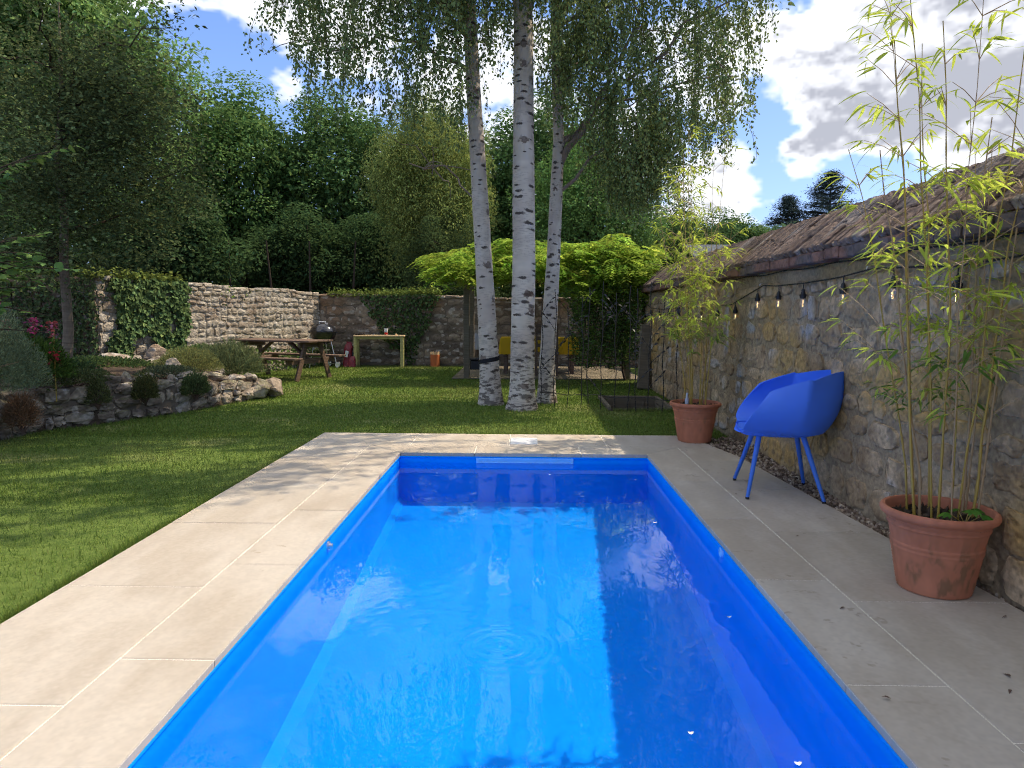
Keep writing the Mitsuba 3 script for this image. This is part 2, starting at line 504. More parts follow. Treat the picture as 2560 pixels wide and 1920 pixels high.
def bark_white(p, n, uv):
    g = fbm(uv.x * 22, uv.y * 30, 3.0, 3)
    wob = (g - 0.5)
    d1, _, r1 = voronoi(uv.x * 3.6 + 0.3, uv.y * 13.0 + noise(uv.x * 5, 2.0) * 0.6)
    d2, _, r2 = voronoi(uv.x * 2.3 + 7.0, uv.y * 3.4)
    d3, _, r3 = voronoi(uv.x * 7.0 + 3.0, uv.y * 60.0)
    base = mix((0.49, 0.43, 0.35), (0.65, 0.585, 0.495), fbm(uv.x * 5, uv.y * 14, 0.0, 3))
    base = mix(base, (0.42, 0.34, 0.29), smoothstep(0.55, 0.75, noise(uv.x * 3, uv.y * 3, 8.0)) * 0.4)
    m1 = smoothstep(0.24, 0.10, d1 / (0.45 + 1.3 * noise(uv.x * 3.1 + 2, uv.y * 2.3)) + 0.24 * wob) * smoothstep(0.36, 0.42, r1)
    m2 = smoothstep(0.20, 0.10, d2 + 0.35 * wob) * smoothstep(0.60, 0.66, r2)
    m3 = smoothstep(0.40, 0.15, d3) * 0.5 * smoothstep(0.3, 0.6, noise(uv.x * 4, uv.y * 7, 1.0))
    low = smoothstep(1.3, 0.2, uv.y) * smoothstep(0.46, 0.66, fbm(uv.x * 17, uv.y * 46, 5.0, 4) + 0.04 * smoothstep(0.4, 0.0, uv.y)) * 0.8
    c = mix(base, (0.33, 0.28, 0.23), m3)
    c = mix(c, (0.05, 0.04, 0.034), dr.minimum(m1, 1.0) * 0.95)
    c = mix(c, (0.10, 0.065, 0.048), dr.minimum(m2, 1.0) * (0.5 + 0.7 * g))
    return mix(c, (0.07, 0.055, 0.045), low)


bumpy('birch_bark', proc(bark_white), lambda p, n, uv: fbm(uv.x * 14, uv.y * 50, 0.0, 3) * 0.008, rough=0.7, spec=0.2)
solid('bark_dark', wood_fn((0.022, 0.016, 0.011), (0.075, 0.055, 0.04)), 0.9, 0.15)
solid('bark_plum', wood_fn((0.10, 0.07, 0.045), (0.24, 0.19, 0.13)), 0.85, 0.2)
solid('bark_brown', (0.11, 0.07, 0.05), 0.85, 0.2)
scene['leaf'] = {'type': 'principledthin', 'base_color': {'type': 'mesh_attribute', 'name': 'vertex_color'}, 'roughness': 0.33, 'diff_trans': 0.75, 'eta': 1.45}
scene['leaf_gloss'] = {'type': 'principledthin', 'base_color': {'type': 'mesh_attribute', 'name': 'vertex_color'}, 'roughness': 0.28, 'diff_trans': 0.4, 'eta': 1.5}
scene['leaf_thin'] = {'type': 'principledthin', 'base_color': {'type': 'mesh_attribute', 'name': 'vertex_color'}, 'roughness': 0.45, 'diff_trans': 1.0, 'eta': 1.35}
solid('cane', (0.36, 0.24, 0.045), 0.4, 0.5)
solid('cane_dry', (0.36, 0.24, 0.12), 0.6, 0.4)
solid('black_iron', (0.022, 0.018, 0.016), 0.5, 0.5)
solid('black_plastic', (0.012, 0.012, 0.013), 0.45, 0.5)
solid('black_enamel', (0.010, 0.010, 0.012), 0.12, 0.6, clearcoat=0.8, clearcoat_gloss=0.95)
solid('aluminium', (0.62, 0.62, 0.62), 0.35, 0.5, metallic=0.9)
solid('white_plastic', (0.72, 0.72, 0.70), 0.4, 0.5)
solid('grey_panel', (0.36, 0.39, 0.43), 0.5, 0.4)
solid('blue_shell', (0.06, 0.185, 0.76), 0.5, 0.4)
solid('blue_leg', (0.05, 0.165, 0.60), 0.45, 0.4)
solid('yellow_cloth', (0.60, 0.35, 0.015), 0.8, 0.2)
solid('red_bag', (0.20, 0.02, 0.03), 0.4, 0.4)
solid('orange_clay', (0.48, 0.135, 0.05), 0.75, 0.2)
solid('slate_grey', (0.05, 0.058, 0.065), 0.6, 0.4)
solid('house_brick', (0.20, 0.085, 0.06), 0.85, 0.2)
solid('strap_black', (0.012, 0.011, 0.014), 0.6, 0.3)
solid('clear_glass', (0.75, 0.75, 0.75), 0.05, 0.5)
scene['bulb_glass'] = {'type': 'thindielectric', 'int_ior': 1.5}
solid('filament', (0.9, 0.75, 0.45), 0.5, 0.2)
solid('drink_red', (0.35, 0.02, 0.02), 0.2, 0.5)
solid('gravel_stone', {'type': 'mesh_attribute', 'name': 'vertex_color'}, 0.8, 0.25)
solid('painted_vertex', {'type': 'mesh_attribute', 'name': 'vertex_color'}, 0.7, 0.2)

# ------------------------------------------------------------------ ground, lawn, pool and paving
PX0, PX1, PY0, PY1 = -1.14, 1.13, 0.75, 6.38      # the pool's inner edges
WATER = -0.092
pit = sg.box(1.17, 9.5, 1.98, 10.72)
pool_hole = sg.box(PX0 - 0.10, PY0 - 0.10, PX1 + 0.10, PY1 + 0.10)
struct('ground', flat(sg.box(-400, -400, 400, 700).difference(pool_hole).difference(pit), -0.06), 'soil')
ROCK = np.array([(-5.9, 4.6), (-5.45, 6.0), (-5.27, 6.9), (-5.18, 7.5), (-4.83, 8.2), (-4.46, 8.9), (-4.23, 9.75), (-3.95, 10.55)])
lawn_poly = sg.Polygon([(-2.16, -3.0), (-2.16, 4.0), (-2.12, 7.41), (1.70, 7.41), (1.72, 7.36), (2.0, 6.9), (2.2, 7.4), (2.22, 13.45), (3.6, 13.5), (3.6, 17.3), (-5.0, 17.3), (-5.5, 15.6), (-6.3, 13.6),
                        (-5.2, 11.6), (-4.2, 10.9)] + [(x - 0.12, y) for x, y in ROCK[::-1]] + [(-7.0, 1.0), (-7, -3)]).difference(pit)
struct('lawn', flat(lawn_poly.buffer(0), -0.035), 'turf')

rng = np.random.default_rng(11)


def lawn_blades():
    """Blades of grass, finer and denser near the paving; one mesh because nobody could count them."""
    x0, y0, x1, y1 = lawn_poly.bounds
    zones = [(1.0, 5.2, 70000, .033, .0040), (4.6, 7.6, 62000, .034, .0055), (7.2, 10.8, 70000, .034, .008), (10.6, 17.3, 70000, .036, .013)]
    keep = []
    for ya, yb, n, h, w in zones:
        px = rng.uniform(-7 if ya < 5 else x0, min(x1, 2.4 if ya < 13 else 3.5), n)
        py = rng.uniform(ya, yb, n)
        ok = shapely.contains_xy(lawn_poly.buffer(0.006), px, py)
        keep.append(np.stack([px[ok], py[ok], np.full(ok.sum(), h), np.full(ok.sum(), w)], 1))
    # a ragged fringe along the edge of the paving
    for (ax, ay), (bx, by), n in (((-2.158, 2.4), (-2.15, 4.2), 3600), ((-2.15, 4.2), (-2.125, 7.4), 3600), ((-2.12, 7.415), (1.70, 7.415), 4200), ((1.2, 9.47), (2.1, 9.47), 900)):
        t = rng.uniform(0, 1, n)
        keep.append(np.stack([ax + (bx - ax) * t + rng.normal(-0.012 if ax == bx or abs(by - ay) > 1 else 0, 0.014, n), ay + (by - ay) * t + (np.abs(rng.normal(0, 0.014, n)) if abs(by - ay) < 1 else 0), np.full(n, .05), np.full(n, .0042)], 1))
    K = np.vstack(keep)
    n = len(K)
    a = rng.uniform(0, 2 * np.pi, n)
    tuft = meshkit.fbm(np.c_[K[:, :2] * 2.2, np.zeros(n)], 3, 4)
    h = K[:, 2] * rng.uniform(0.55, 1.35, n) * (0.7 + 0.6 * tuft)
    lean = rng.uniform(0.1, 0.75, n) * h
    d = np.stack([np.cos(a), np.sin(a), a * 0], 1)
    b = rng.uniform(0, 2 * np.pi, n)
    s = np.stack([np.cos(b), np.sin(b), b * 0], 1) * (K[:, 3] / 2 * rng.uniform(0.7, 1.4, n))[:, None]
    P = np.c_[K[:, :2], np.full(n, -0.036)]
    v = np.stack([P - s, P + s, P + d * lean[:, None] + np.c_[np.zeros((n, 2)), h]], 1).reshape(-1, 3)
    col = tint(rng, n, (0.158, 0.228, 0.045), 0.20, 0.12)
    dry = meshkit.fbm(np.c_[K[:, :2] * 0.9, np.ones(n)], 3, 8)
    k = np.clip((dry - 0.5) * 3.2, 0, 1)[:, None] * 0.4 + (rng.uniform(0, 1, (n, 1)) < 0.05) * 0.5
    col = col * (1 - k) + np.array([0.29, 0.26, 0.11]) * k
    return v, np.arange(3 * n).reshape(-1, 3), np.repeat(np.clip(col, 0, 0.8), 3, 0)


k = put_leaves('grass', lawn_blades(), bsdf='leaf', kind='stuff')
labels[k]['label'] = 'short mown green grass of the lawn beside the pool'

# paving: grout bed, slabs and coping stones
pav = put('paving', flat(sg.Polygon([(-2.13, -2.5), (2.25, -2.5), (2.16, 3.07), (1.93, 6.34), (1.70, 7.40), (-2.12, 7.40)]).difference(sg.box(PX0 + 0.012, PY0 + 0.012, PX1 - 0.012, PY1 - 0.012)), -0.0035), 'grout_pale')
labels[pav] = {'kind': 'structure', 'label': 'cream sandstone paving round the pool'}
G = 0.0031
prng = np.random.default_rng(5)


def slab(poly, name='slab', z=0.0):
    P = sg.Polygon(poly).buffer(-G, join_style='mitre')
    if P.is_empty:
        return
    c = np.array(sg.polygon.orient(P).exterior.coords)[:-1]
    v, f = prism(c, -0.032, z + prng.uniform(-0.0007, 0.0007), 0.003)
    put(name, (v, f), f'paving_stone_{prng.integers(0, 3)}', pav)


def right_edge(y):
    return 2.16 + (y - 3.07) * (1.93 - 2.16) / (6.34 - 3.07) if y < 6.34 else 1.93 + (y - 6.34) * (1.70 - 1.93) / (7.40 - 6.34)


JL, JR, JT = -1.48, 1.47, 6.73
ys = [-2.5, -0.84, 0.16, 1.16, 2.156, 3.155, 4.155, 5.15, 6.15]
for a, b in zip(ys, ys[1:]):
    slab([(-2.13, a), (JL, a), (JL, b), (-2.13, b)])
slab([(-2.13, 6.15), (JL, 6.15), (JL, JT), (-2.12, JT)])
yr = [-2.5, -0.97, 0.03, 1.03, 2.035, 3.088, 4.104, 5.11, 6.12]
for a, b in zip(yr, yr[1:]):
    slab([(JR, a), (right_edge(a), a), (right_edge(b), b), (JR, b)])
slab([(JR, 6.12), (right_edge(6.12), 6.12), (right_edge(6.34), 6.34), (right_edge(JT), JT), (JR, JT)])
xs = [-2.12, -1.62, -0.66, 0.33, 0.93]
xs_ = [-2.12, -1.10, -0.14, 0.80, 1.70]
for a, b in zip(xs_, xs_[1:]):
    slab([(a, JT), (right_edge(JT) if b > 1.6 else b, JT), (b, 7.40), (a, 7.40)])
# coping stones along the pool, mitred at the corners, their nose 14 mm over the edge
yl = [0.75, 1.47, 2.47, 3.456, 4.45, 5.45]
E0 = 0.014
slab([(JL, PY0 - .34), (PX0 + E0, PY0), (PX0 + E0, 1.47), (JL, 1.47)], 'coping_stone')
for a, b in zip(yl[1:], yl[2:]):
    slab([(JL, a), (PX0 + E0, a), (PX0 + E0, b), (JL, b)], 'coping_stone')
slab([(JL, 5.45), (PX0 + E0, 5.45), (PX0 + E0, PY1 - E0), (JL, JT)], 'coping_stone')
slab([(JR, PY0 - .34), (JR, 1.36), (PX1 - E0, 1.36), (PX1 - E0, PY0)], 'coping_stone')
for a, b in zip([1.36, 2.36, 3.335, 4.353], [2.36, 3.335, 4.353, 5.36]):
    slab([(PX1 - E0, a), (JR, a), (JR, b), (PX1 - E0, b)], 'coping_stone')
slab([(PX1 - E0, 5.36), (JR, 5.36), (JR, JT), (PX1 - E0, PY1 - E0)], 'coping_stone')
slab([(PX0 + E0, PY1 - E0), (-0.45, PY1 - E0), (-0.45, JT), (JL, JT)], 'coping_stone')
slab([(-0.45, PY1 - E0), (0.52, PY1 - E0), (0.52, JT), (-0.45, JT)], 'coping_stone')
slab([(0.52, PY1 - E0), (PX1 - E0, PY1 - E0), (JR, JT), (0.52, JT)], 'coping_stone')
slab([(JL, PY0 - .34), (0, PY0 - .34), (0, PY0 + E0), (PX0 + E0, PY0 + E0)], 'coping_stone')
slab([(0, PY0 - .34), (JR, PY0 - .34), (PX1 - E0, PY0 + E0), (0, PY0 + E0)], 'coping_stone')
for a, b in ((-1.48, 0.0), (0.0, 1.47)):
    slab([(a, -2.5), (b, -2.5), (b, PY0 - .34), (a, PY0 - .34)])

# the pool: liner with a floor that falls away from the far end
pool = thing('swimming_pool', 'rectangular swimming pool with a bright blue liner, sunk in the paving', 'pool')


def basin():
    ny, out = 24, []
    yy = np.linspace(PY0, PY1, ny)
    zz = -0.46 - np.clip((PY1 - yy) / 4.6, 0, 1.05) * 0.40
    top = -0.030
    mk = []

    def strip(A, B):
        v = np.concatenate([np.stack([a, b]) for a, b in zip(A, B)])
        n = len(A)
        f = np.concatenate([[[2 * i, 2 * i + 2, 2 * i + 3], [2 * i, 2 * i + 3, 2 * i + 1]] for i in range(n - 1)])
        return v, f
    R = 0.05
    L = np.stack([np.full(ny, PX0), yy, zz + R], 1)
    Rr = np.stack([np.full(ny, PX1), yy, zz + R], 1)
    fl = np.stack([np.full(ny, PX0 + R), yy, zz], 1)
    fr = np.stack([np.full(ny, PX1 - R), yy, zz], 1)
    Lt, Rt = L.copy(), Rr.copy()
    Lt[:, 2] = Rt[:, 2] = top
    mk += [strip(Lt, L), strip(L, fl), strip(fl, fr), strip(fr, Rr), strip(Rr, Rt)]
    for i in (0, -1):
        A = np.array([[PX0, yy[i], top], [PX1, yy[i], top]])
        B = np.array([[PX0, yy[i], zz[i] - .002], [PX1, yy[i], zz[i] - .002]])
        mk.append(strip(A, B))
    return join(mk)


put('liner', basin(), 'pool_liner', pool)
rail = []
for x in (PX0, PX1):
    s = 1 if x == PX0 else -1
    rail.append(tube([(x + s * .006, PY0, -0.040), (x + s * .006, PY1, -0.040)], 0.008, 8))
rail.append(tube([(PX0, PY1 - .006, -0.040), (PX1, PY1 - .006, -0.040)], 0.008, 8))
put('liner_rail', join(rail), 'pool_liner', pool, smooth=40)
sk = join([box(0.875, 0.012, 0.012, (0.008, PY1 - .007, -0.051), b=.002), box(0.875, 0.012, 0.010, (0.008, PY1 - .007, -0.087), b=.002), box(0.03, 0.012, 0.05, (-0.42, PY1 - .007, -0.069), b=.002), box(0.03, 0.012, 0.05, (0.436, PY1 - .007, -0.069), b=.002)])
sk_k = put('skimmer_slot', sk, 'pool_fitting', pool, label='pale blue skimmer slot at the far end')
put('flap', box(0.83, 0.006, 0.03, (0.008, PY1 - 0.004, -0.069), x=0.25, b=.001), 'pool_fitting', sk_k)
put('return_inlet', (lambda m: (rot(m[0], 0, -math.pi / 2) + np.array([PX1, 3.94, -0.076]), m[1]))(lathe([(0.0, 0.012), (0.012, 0.012), (0.013, 0.006), (0.017, 0.006), (0.018, 0.014), (0.028, 0.012), (0.031, 0.0)], n=28)), 'pool_fitting', pool, smooth=40, label='round pale blue return inlet')
put('wall_jet', join([(lambda m: (rot(m[0], 0, math.pi / 2) + np.array([PX0, 4.01, -0.085]), m[1]))(lathe([(0.0, 0.03), (0.011, 0.028), (0.014, 0.012), (0.024, 0.01), (0.026, 0.0)], n=20))]), 'aluminium', pool, smooth=40, label='small shiny metal jet nozzle')


def water_sheet():
    nx, ny = 150, 360
    X, Y = np.meshgrid(np.linspace(PX0 + .001, PX1 - .001, nx), np.linspace(PY0 + .001, PY1 - .001, ny), indexing='ij')
    q = np.stack([X, Y, X * 0], -1)
    h = 0.0016 * (meshkit.fbm(q * np.array([2.6, 1.9, 1]), 3, 3) - .5) + 0.0007 * (meshkit.fbm(q * np.array([9, 6, 1]), 2, 7) - .5)
    r = np.hypot(X + 0.09, (Y - 2.80))
    h += 0.0017 * np.sin(r * 2 * np.pi / 0.055) * np.exp(-(r / 0.17) ** 2)
    patch = np.exp(-(((X + 0.38) / 0.34) ** 2 + ((Y - 3.25) / 0.45) ** 2))
    h += 0.0016 * (meshkit.fbm(q * 22, 2, 12) - .5) * patch
    return np.stack([X, Y, WATER + h], -1).reshape(-1, 3), grid(nx, ny)


struct('water', water_sheet(), 'water_sheet', smooth=True)

for lab, x, y, s in [('white petal floating near the right side of the pool, nearest the camera', .84, 2.05, .012), ('white petal floating near the right side of the pool, below the return inlet', .93, 3.1, .011), ('pair of white petals drifting near the right pool wall', .86, 4.55, .014),
                     ('small white petal near the far right corner of the pool', .92, 5.75, .011), ('white speck floating in the middle of the far end of the pool', .22, 5.9, .010), ('white petal floating in the right half of the pool near the camera', .55, 2.2, .010)]:
    a = np.linspace(0, 2 * np.pi, 9)[:-1]
    v = np.vstack([np.c_[x + s * np.cos(a), y + .7 * s * np.sin(a), WATER + .006 + .003 * np.cos(2 * a)], [[x, y, WATER + .004]]])
    alone('petal', (v, np.array([[i, (i + 1) % 8, 8] for i in range(8)])), 'white_plastic', lab, 'petal')
lid = alone('skimmer_lid', box(0.268, 0.325, 0.016, (0.0, 6.978, 0.0), b=.003), 'white_plastic', 'square white access lid set flush in the paving beyond the pool', 'lid')

# gravel strip at the foot of the right wall
gr = np.random.default_rng(3)


def gravel():
    n = 5200
    y = gr.uniform(1.5, 7.3, n) ** 1.0
    e = np.where(y < 6.34, 2.16 + (y - 3.07) * (-0.23 / 3.27), 1.93 + (y - 6.34) * -0.217)
    x = e + gr.uniform(-0.012, 1, n) * (2.30 - e)
    ico = trimesh.creation.icosahedron()
    s = gr.uniform(0.006, 0.017, n)
    V = np.asarray(ico.vertices)[None] * (s[:, None] * gr.uniform(.6, 1.3, (n, 3)))[:, None, :] * gr.uniform(.75, 1.25, (n, 12, 1))
    V[..., 0] += x[:, None]
    V[..., 1] += y[:, None]
    V[..., 2] += (-0.03 + 0.25 * np.maximum(x - e, 0) ** 1.0 * .25 + gr.uniform(0, 0.016, n))[:, None]
    c = np.array([[.30, .22, .15], [.17, .115, .075], [.42, .34, .25], [.23, .165, .12], [.11, .075, .05]])[gr.integers(0, 5, n)] * gr.uniform(.7, 1.2, (n, 1))
    F = (np.asarray(ico.faces)[None] + (np.arange(n) * 12)[:, None, None]).reshape(-1, 3)
    return V.reshape(-1, 3), F, np.repeat(c, 12, 0)


v, f, c = gravel()
k = put('gravel', (v, f), 'gravel_stone', color=c, kind='stuff')
labels[k]['label'] = 'strip of brown gravel between the paving and the shaded wall'

# raised bed behind the loose rocks
bed_poly = sg.Polygon([tuple(p) for p in ROCK] + [(-3.9, 10.7), (-4.3, 11.0), (-5.2, 11.6), (-6.1, 13.2), (-7.3, 12.0), (-13, 11.5), (-14, 4.0), (-6.3, 3.6)])


def bed_height(x, y):
    pts = shapely.points(np.c_[np.ravel(x), np.ravel(y)])
    d = shapely.distance(bed_poly.exterior, pts)
    inside = shapely.contains_xy(bed_poly, np.ravel(x), np.ravel(y))
    d = np.where(inside, d, -d).reshape(np.shape(x))
    lo = np.clip((np.asarray(y) - 11.2) / 2, 0, 1)
    return np.where(d > 0, 0.22 + np.minimum(d, 1.2) * 0.22, -0.2 - 0 * d) * (1 - 0.45 * lo) - 0.02


def bed_mesh():
    nx, ny = 110, 110
    X, Y = np.meshgrid(np.linspace(-14, -3.7, nx), np.linspace(3.6, 13.4, ny), indexing='ij')
    Z = bed_height(X, Y) + 0.09 * (meshkit.fbm(np.stack([X * 2.2, Y * 2.2, X * 0], -1), 3, 2) - 0.5)
    f = grid(nx, ny)
    z = Z.ravel()
    return np.stack([X.ravel(), Y.ravel(), z], 1), f[(z[f] > 0.05).any(1)]


struct('planting_bed', bed_mesh(), 'soil', smooth=True)

# ------------------------------------------------------------------ stone walls
def stone_block(rng, u0, u1, z0, z1, depth, corner=0.25, jit=0.012):
    """A pillow of stone in wall coordinates (u along, depth out, z up): 4 x 4 front vertices and a skirt."""
    t = np.array([0.0, 0.28, 0.72, 1.0])
    U, Z = np.meshgrid(t, t, indexing='ij')
    cu, cz = (u0 + u1) / 2, (z0 + z1) / 2
    a, b = (u1 - u0) / 2, (z1 - z0) / 2
    X, Y = (U - .5) * 2, (Z - .5) * 2
    k = np.where((np.abs(X) > .9) & (np.abs(Y) > .9), 1 - corner * rng.uniform(0.5, 1.1, X.shape), 1.0)
    X, Y = X * k, Y * k
    edge = np.maximum(np.abs(U - .5), np.abs(Z - .5)) > .49
    d = np.where(edge, depth * rng.uniform(0.25, 0.5, U.shape), depth * rng.uniform(0.8, 1.15, U.shape))
    P = np.stack([cu + a * X + rng.normal(0, jit, U.shape), d, cz + b * Y + rng.normal(0, jit, U.shape)], -1).reshape(-1, 3)
    ring = [0, 4, 8, 12, 13, 14, 15, 11, 7, 3, 2, 1]
    back = P[ring].copy()
    back[:, 1] = -0.03
    f = list(grid(4, 4))
    n = 16
    for i in range(12):
        j = (i + 1) % 12
        f += [[ring[i], n + i, n + j], [ring[i], n + j, ring[j]]]
    return np.vstack([P, back]), np.array(f)


def to_wall(v, p0, p1, side=1.0):
    """u runs from p0 to p1; out is the right-hand side seen from above times side."""
    p0, p1 = np.asarray(p0, float), np.asarray(p1, float)
    e = (p1 - p0) / np.linalg.norm(p1 - p0)
    o = np.array([e[1], -e[0]]) * side
    return np.c_[p0[0] + e[0] * v[:, 0] + o[0] * v[:, 1], p0[1] + e[1] * v[:, 0] + o[1] * v[:, 1], v[:, 2]]


def wall_core(L, top, thick, z0=-0.1, n=40, seed=0, face=0.0):
    """Mortar body: front sheet (slightly uneven), top and back."""
    u = np.linspace(0, L, n)
    zt = np.array([top(x) for x in u])
    m = 10
    F = np.stack([np.repeat(u[:, None], m, 1), face + 0.012 * (meshkit.fbm(np.stack([np.repeat(u[:, None], m, 1) * 3, np.linspace(0, 1, m)[None] * zt[:, None] * 3, np.zeros((n, m))], -1), 3, seed) - .5),
                  z0 + np.linspace(0, 1, m)[None] * (zt[:, None] - z0)], -1).reshape(-1, 3)
    f1 = grid(n, m)
    R = np.stack([u, np.full(n, -thick), zt], 1)
    B = np.stack([u, np.full(n, -thick), np.full(n, z0)], 1)
    T_ = F.reshape(n, m, 3)[:, -1]
    v2 = np.stack([T_, R, B], 1).reshape(-1, 3)
    f2 = grid(n, 3)
    caps = []
    for i in (0, n - 1):
        caps.append((np.array([[u[i], face, z0], [u[i], face, zt[i]], [u[i], -thick, zt[i]], [u[i], -thick, z0]]), np.array([[0, 1, 2], [0, 2, 3]])))
    return join([(F, f1), (v2, f2)] + caps)


def stone_courses(rng, L, top, hs=(0.12, 0.20), ws=(0.12, 0.34), z0=0.0, gap=0.014, u0=0.0):
    """Rectangles (ua, ub, za, zb) of irregular courses below the wall's top."""
    z, out = z0, []
    zmax = max(top(x) for x in np.linspace(0, L, 30))
    while z < zmax - 0.03:
        h = rng.uniform(*hs)
        u = u0 - rng.uniform(0, ws[1])
        while u < L:
            w = rng.uniform(*ws)
            t = top(min(max(u + w / 2, 0), L))
            zt = min(z + h, t)
            if t - zt < 0.07:
                zt = t
            if zt - z > 0.05 and u + w > 0.03 and u < L - .03:
                a, b = max(u, 0), min(u + w, L)
                if zt - z > .14 and w < .2 and rng.uniform() < .25:
                    q = z + (zt - z) * rng.uniform(.4, .6)
                    out += [(a + gap / 2, b - gap / 2, z + gap / 2, q - gap / 2), (a + gap / 2, b - gap / 2, q + gap / 2, zt - gap / 2)]
                elif b - a > .05:
                    dz = rng.normal(0, .008, 2)
                    out.append((a + gap / 2, b - gap / 2, z + gap / 2 + dz[0], zt - gap / 2 + dz[1]))
            u += w
        z += h
    return out


def stone_wall(name, label, p0, p1, top, thick, m_stone, m_mortar, seed, hs, ws, z_from=0.0, depth=0.03, skip=None, corner=.25, cap_stones=True, side=1.0, limit=300):
    rng = np.random.default_rng(seed)
    t = thing(name, label, 'wall')
    L = float(np.linalg.norm(np.subtract(p1, p0)))
    v, f = wall_core(L, lambda u: top(u) - .02, thick, seed=seed)
    put('mortar', (to_wall(v, p0, p1, side), f), m_mortar, t)
    R = stone_courses(rng, L, top, hs, ws, z_from)
    if skip:
        R = [r for r in R if not skip((r[0] + r[1]) / 2, (r[2] + r[3]) / 2)]
    if len(R) > limit - 40:
        R.sort(key=lambda r: -(r[1] - r[0]) * (r[3] - r[2]))
    rest = []
    for i, r in enumerate(R):
        v, f = stone_block(rng, *r, depth * rng.uniform(.7, 1.5), corner, min(.012, .07 * min(r[1] - r[0], r[3] - r[2])))
        v[:, 2] += .022 * np.sin(v[:, 0] * 2.3 + v[:, 2] * 4 + seed) + .010 * np.sin(v[:, 0] * 6.1 + v[:, 2] * 9)
        m = (to_wall(v, p0, p1, side), f)
        if i < limit:
            put('stone', m, m_stone, t, smooth=34)
        else:
            rest.append(m)
    if cap_stones:
        u = 0.0
        caps = []
        while u < L:
            w = rng.uniform(.16, .36)
            b = min(u + w, L)
            zt = top((u + b) / 2)
            m = bevel_box(b - u - .012, thick + .05, rng.uniform(.06, .1), .02)
            vv = np.asarray(m.vertices) + rng.normal(0, .006, m.vertices.shape)
            vv = vv + [(u + b) / 2, -thick / 2 + .012, zt + .01]
            caps.append((to_wall(vv, p0, p1, side), np.asarray(m.faces)))
            u = b
        for m in caps:
            put('cap_stone', m, m_stone, t, smooth=40)
    if rest:
        put('stone_rest', join(rest), m_stone, t, kind='stuff')
    return t


A_, B_, C_, D_ = (-5.0, 17.25), (-6.6, 13.6), (-7.3, 12.05), (-15.0, 11.4)
garden_wall = stone_wall('garden_wall', 'sunlit pale rubble stone garden wall running back from the ivy to the corner', B_, A_, lambda u: 1.70 + 0.07 * (1 - u / 4) + .02 * math.sin(u * 3), 0.42,
                         'stone_pale', 'mortar_pale', 21, (0.10, 0.165), (0.10, 0.26), 0.1, 0.030, corner=.28)
ivy_wall = stone_wall('ivy_wall', 'short stone wall end almost hidden under sunlit ivy', C_, B_, lambda u: 1.80 - 0.02 * u + .03 * math.sin(u * 4), 0.42, 'stone_pale', 'mortar_pale', 22, (0.14, 0.24), (0.16, 0.34), 0.1, 0.04)
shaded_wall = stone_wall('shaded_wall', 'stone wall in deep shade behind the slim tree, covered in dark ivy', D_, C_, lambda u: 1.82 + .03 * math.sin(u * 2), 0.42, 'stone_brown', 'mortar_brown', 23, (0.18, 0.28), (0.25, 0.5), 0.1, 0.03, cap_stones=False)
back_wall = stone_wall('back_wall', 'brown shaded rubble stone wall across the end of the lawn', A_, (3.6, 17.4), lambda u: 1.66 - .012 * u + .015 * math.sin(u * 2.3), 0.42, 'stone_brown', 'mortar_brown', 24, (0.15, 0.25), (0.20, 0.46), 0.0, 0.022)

# the long wall on the right: rubble face, brick course, brick-on-edge coping
wr = np.random.default_rng(31)
rw = thing('long_wall', 'long shaded rubble stone wall beside the pool with a steep brick coping', 'wall')
RY0, RY1 = 0.6, 13.45


def face_x(y, z):
    """The face leans back a little and bulges."""
    return 2.215 + 0.03 * (1 - np.clip(z, 0, 1.6) / 1.6) * -1 + 0.035 * (meshkit.fbm(np.stack([y * 0.9, z * 1.2, y * 0], -1), 3, 6) - .5) + 0.03 * np.clip((4 - y) / 3, 0, 1) * 0


def wall_face():
    ny, nz = 640, 84
    Y, Z = np.meshgrid(np.linspace(RY0, RY1, ny), np.linspace(-0.08, 1.66, nz), indexing='ij')
    X = face_x(Y, Z) + 0.014 * (meshkit.fbm(np.stack([Y * 9, Z * 9, Y * 0], -1), 4, 14) - .5)
    return np.stack([X, Y, Z], -1).reshape(-1, 3), grid(ny, nz)[:, ::-1]


put('rubble_face', wall_face(), 'mortar_ochre', rw, smooth=True)
core = join([box(0.52, RY1 - RY0 - .02, 1.82, (2.56, (RY0 + RY1) / 2, 0.81), b=.01)])
put('wall_body', core, 'mortar_ochre', rw)


def face_stone(ya, yb, za, zb, out):
    """An irregular rounded stone standing 1 to 2 cm out of the mortar."""
    m = 14
    a = np.arange(m) * 2 * np.pi / m
    c, s = np.cos(a), np.sin(a)
    q = (np.abs(c) ** 3.2 + np.abs(s) ** 3.2) ** (-1 / 3.2)
    q = q * wr.uniform(0.78, 1.08, m)
    cy, cz, hy, hz = (ya + yb) / 2, (za + zb) / 2, (yb - ya) / 2, (zb - za) / 2
    rows = []
    for k, d in ((1.0, -0.012), (0.95, 0.8 * out), (0.72, out), (0.3, out * 1.0)):
        y = cy + hy * q * k * c
        z = cz + hz * q * k * s
        x = face_x(y, z) - d + wr.normal(0, 0.0022, m)
        rows.append(np.stack([x, y, z], 1))
    v = np.vstack(rows + [[[float(face_x(np.array(cy), np.array(cz))) - out * 1.05, cy, cz]]])
    f = []
    for r in range(3):
        for i in range(m):
            j = (i + 1) % m
            f += [[r * m + i, (r + 1) * m + j, r * m + j], [r * m + i, (r + 1) * m + i, (r + 1) * m + j]]
    for i in range(m):
        f.append([3 * m + i, 4 * m, 3 * m + (i + 1) % m])
    return v, np.array(f)


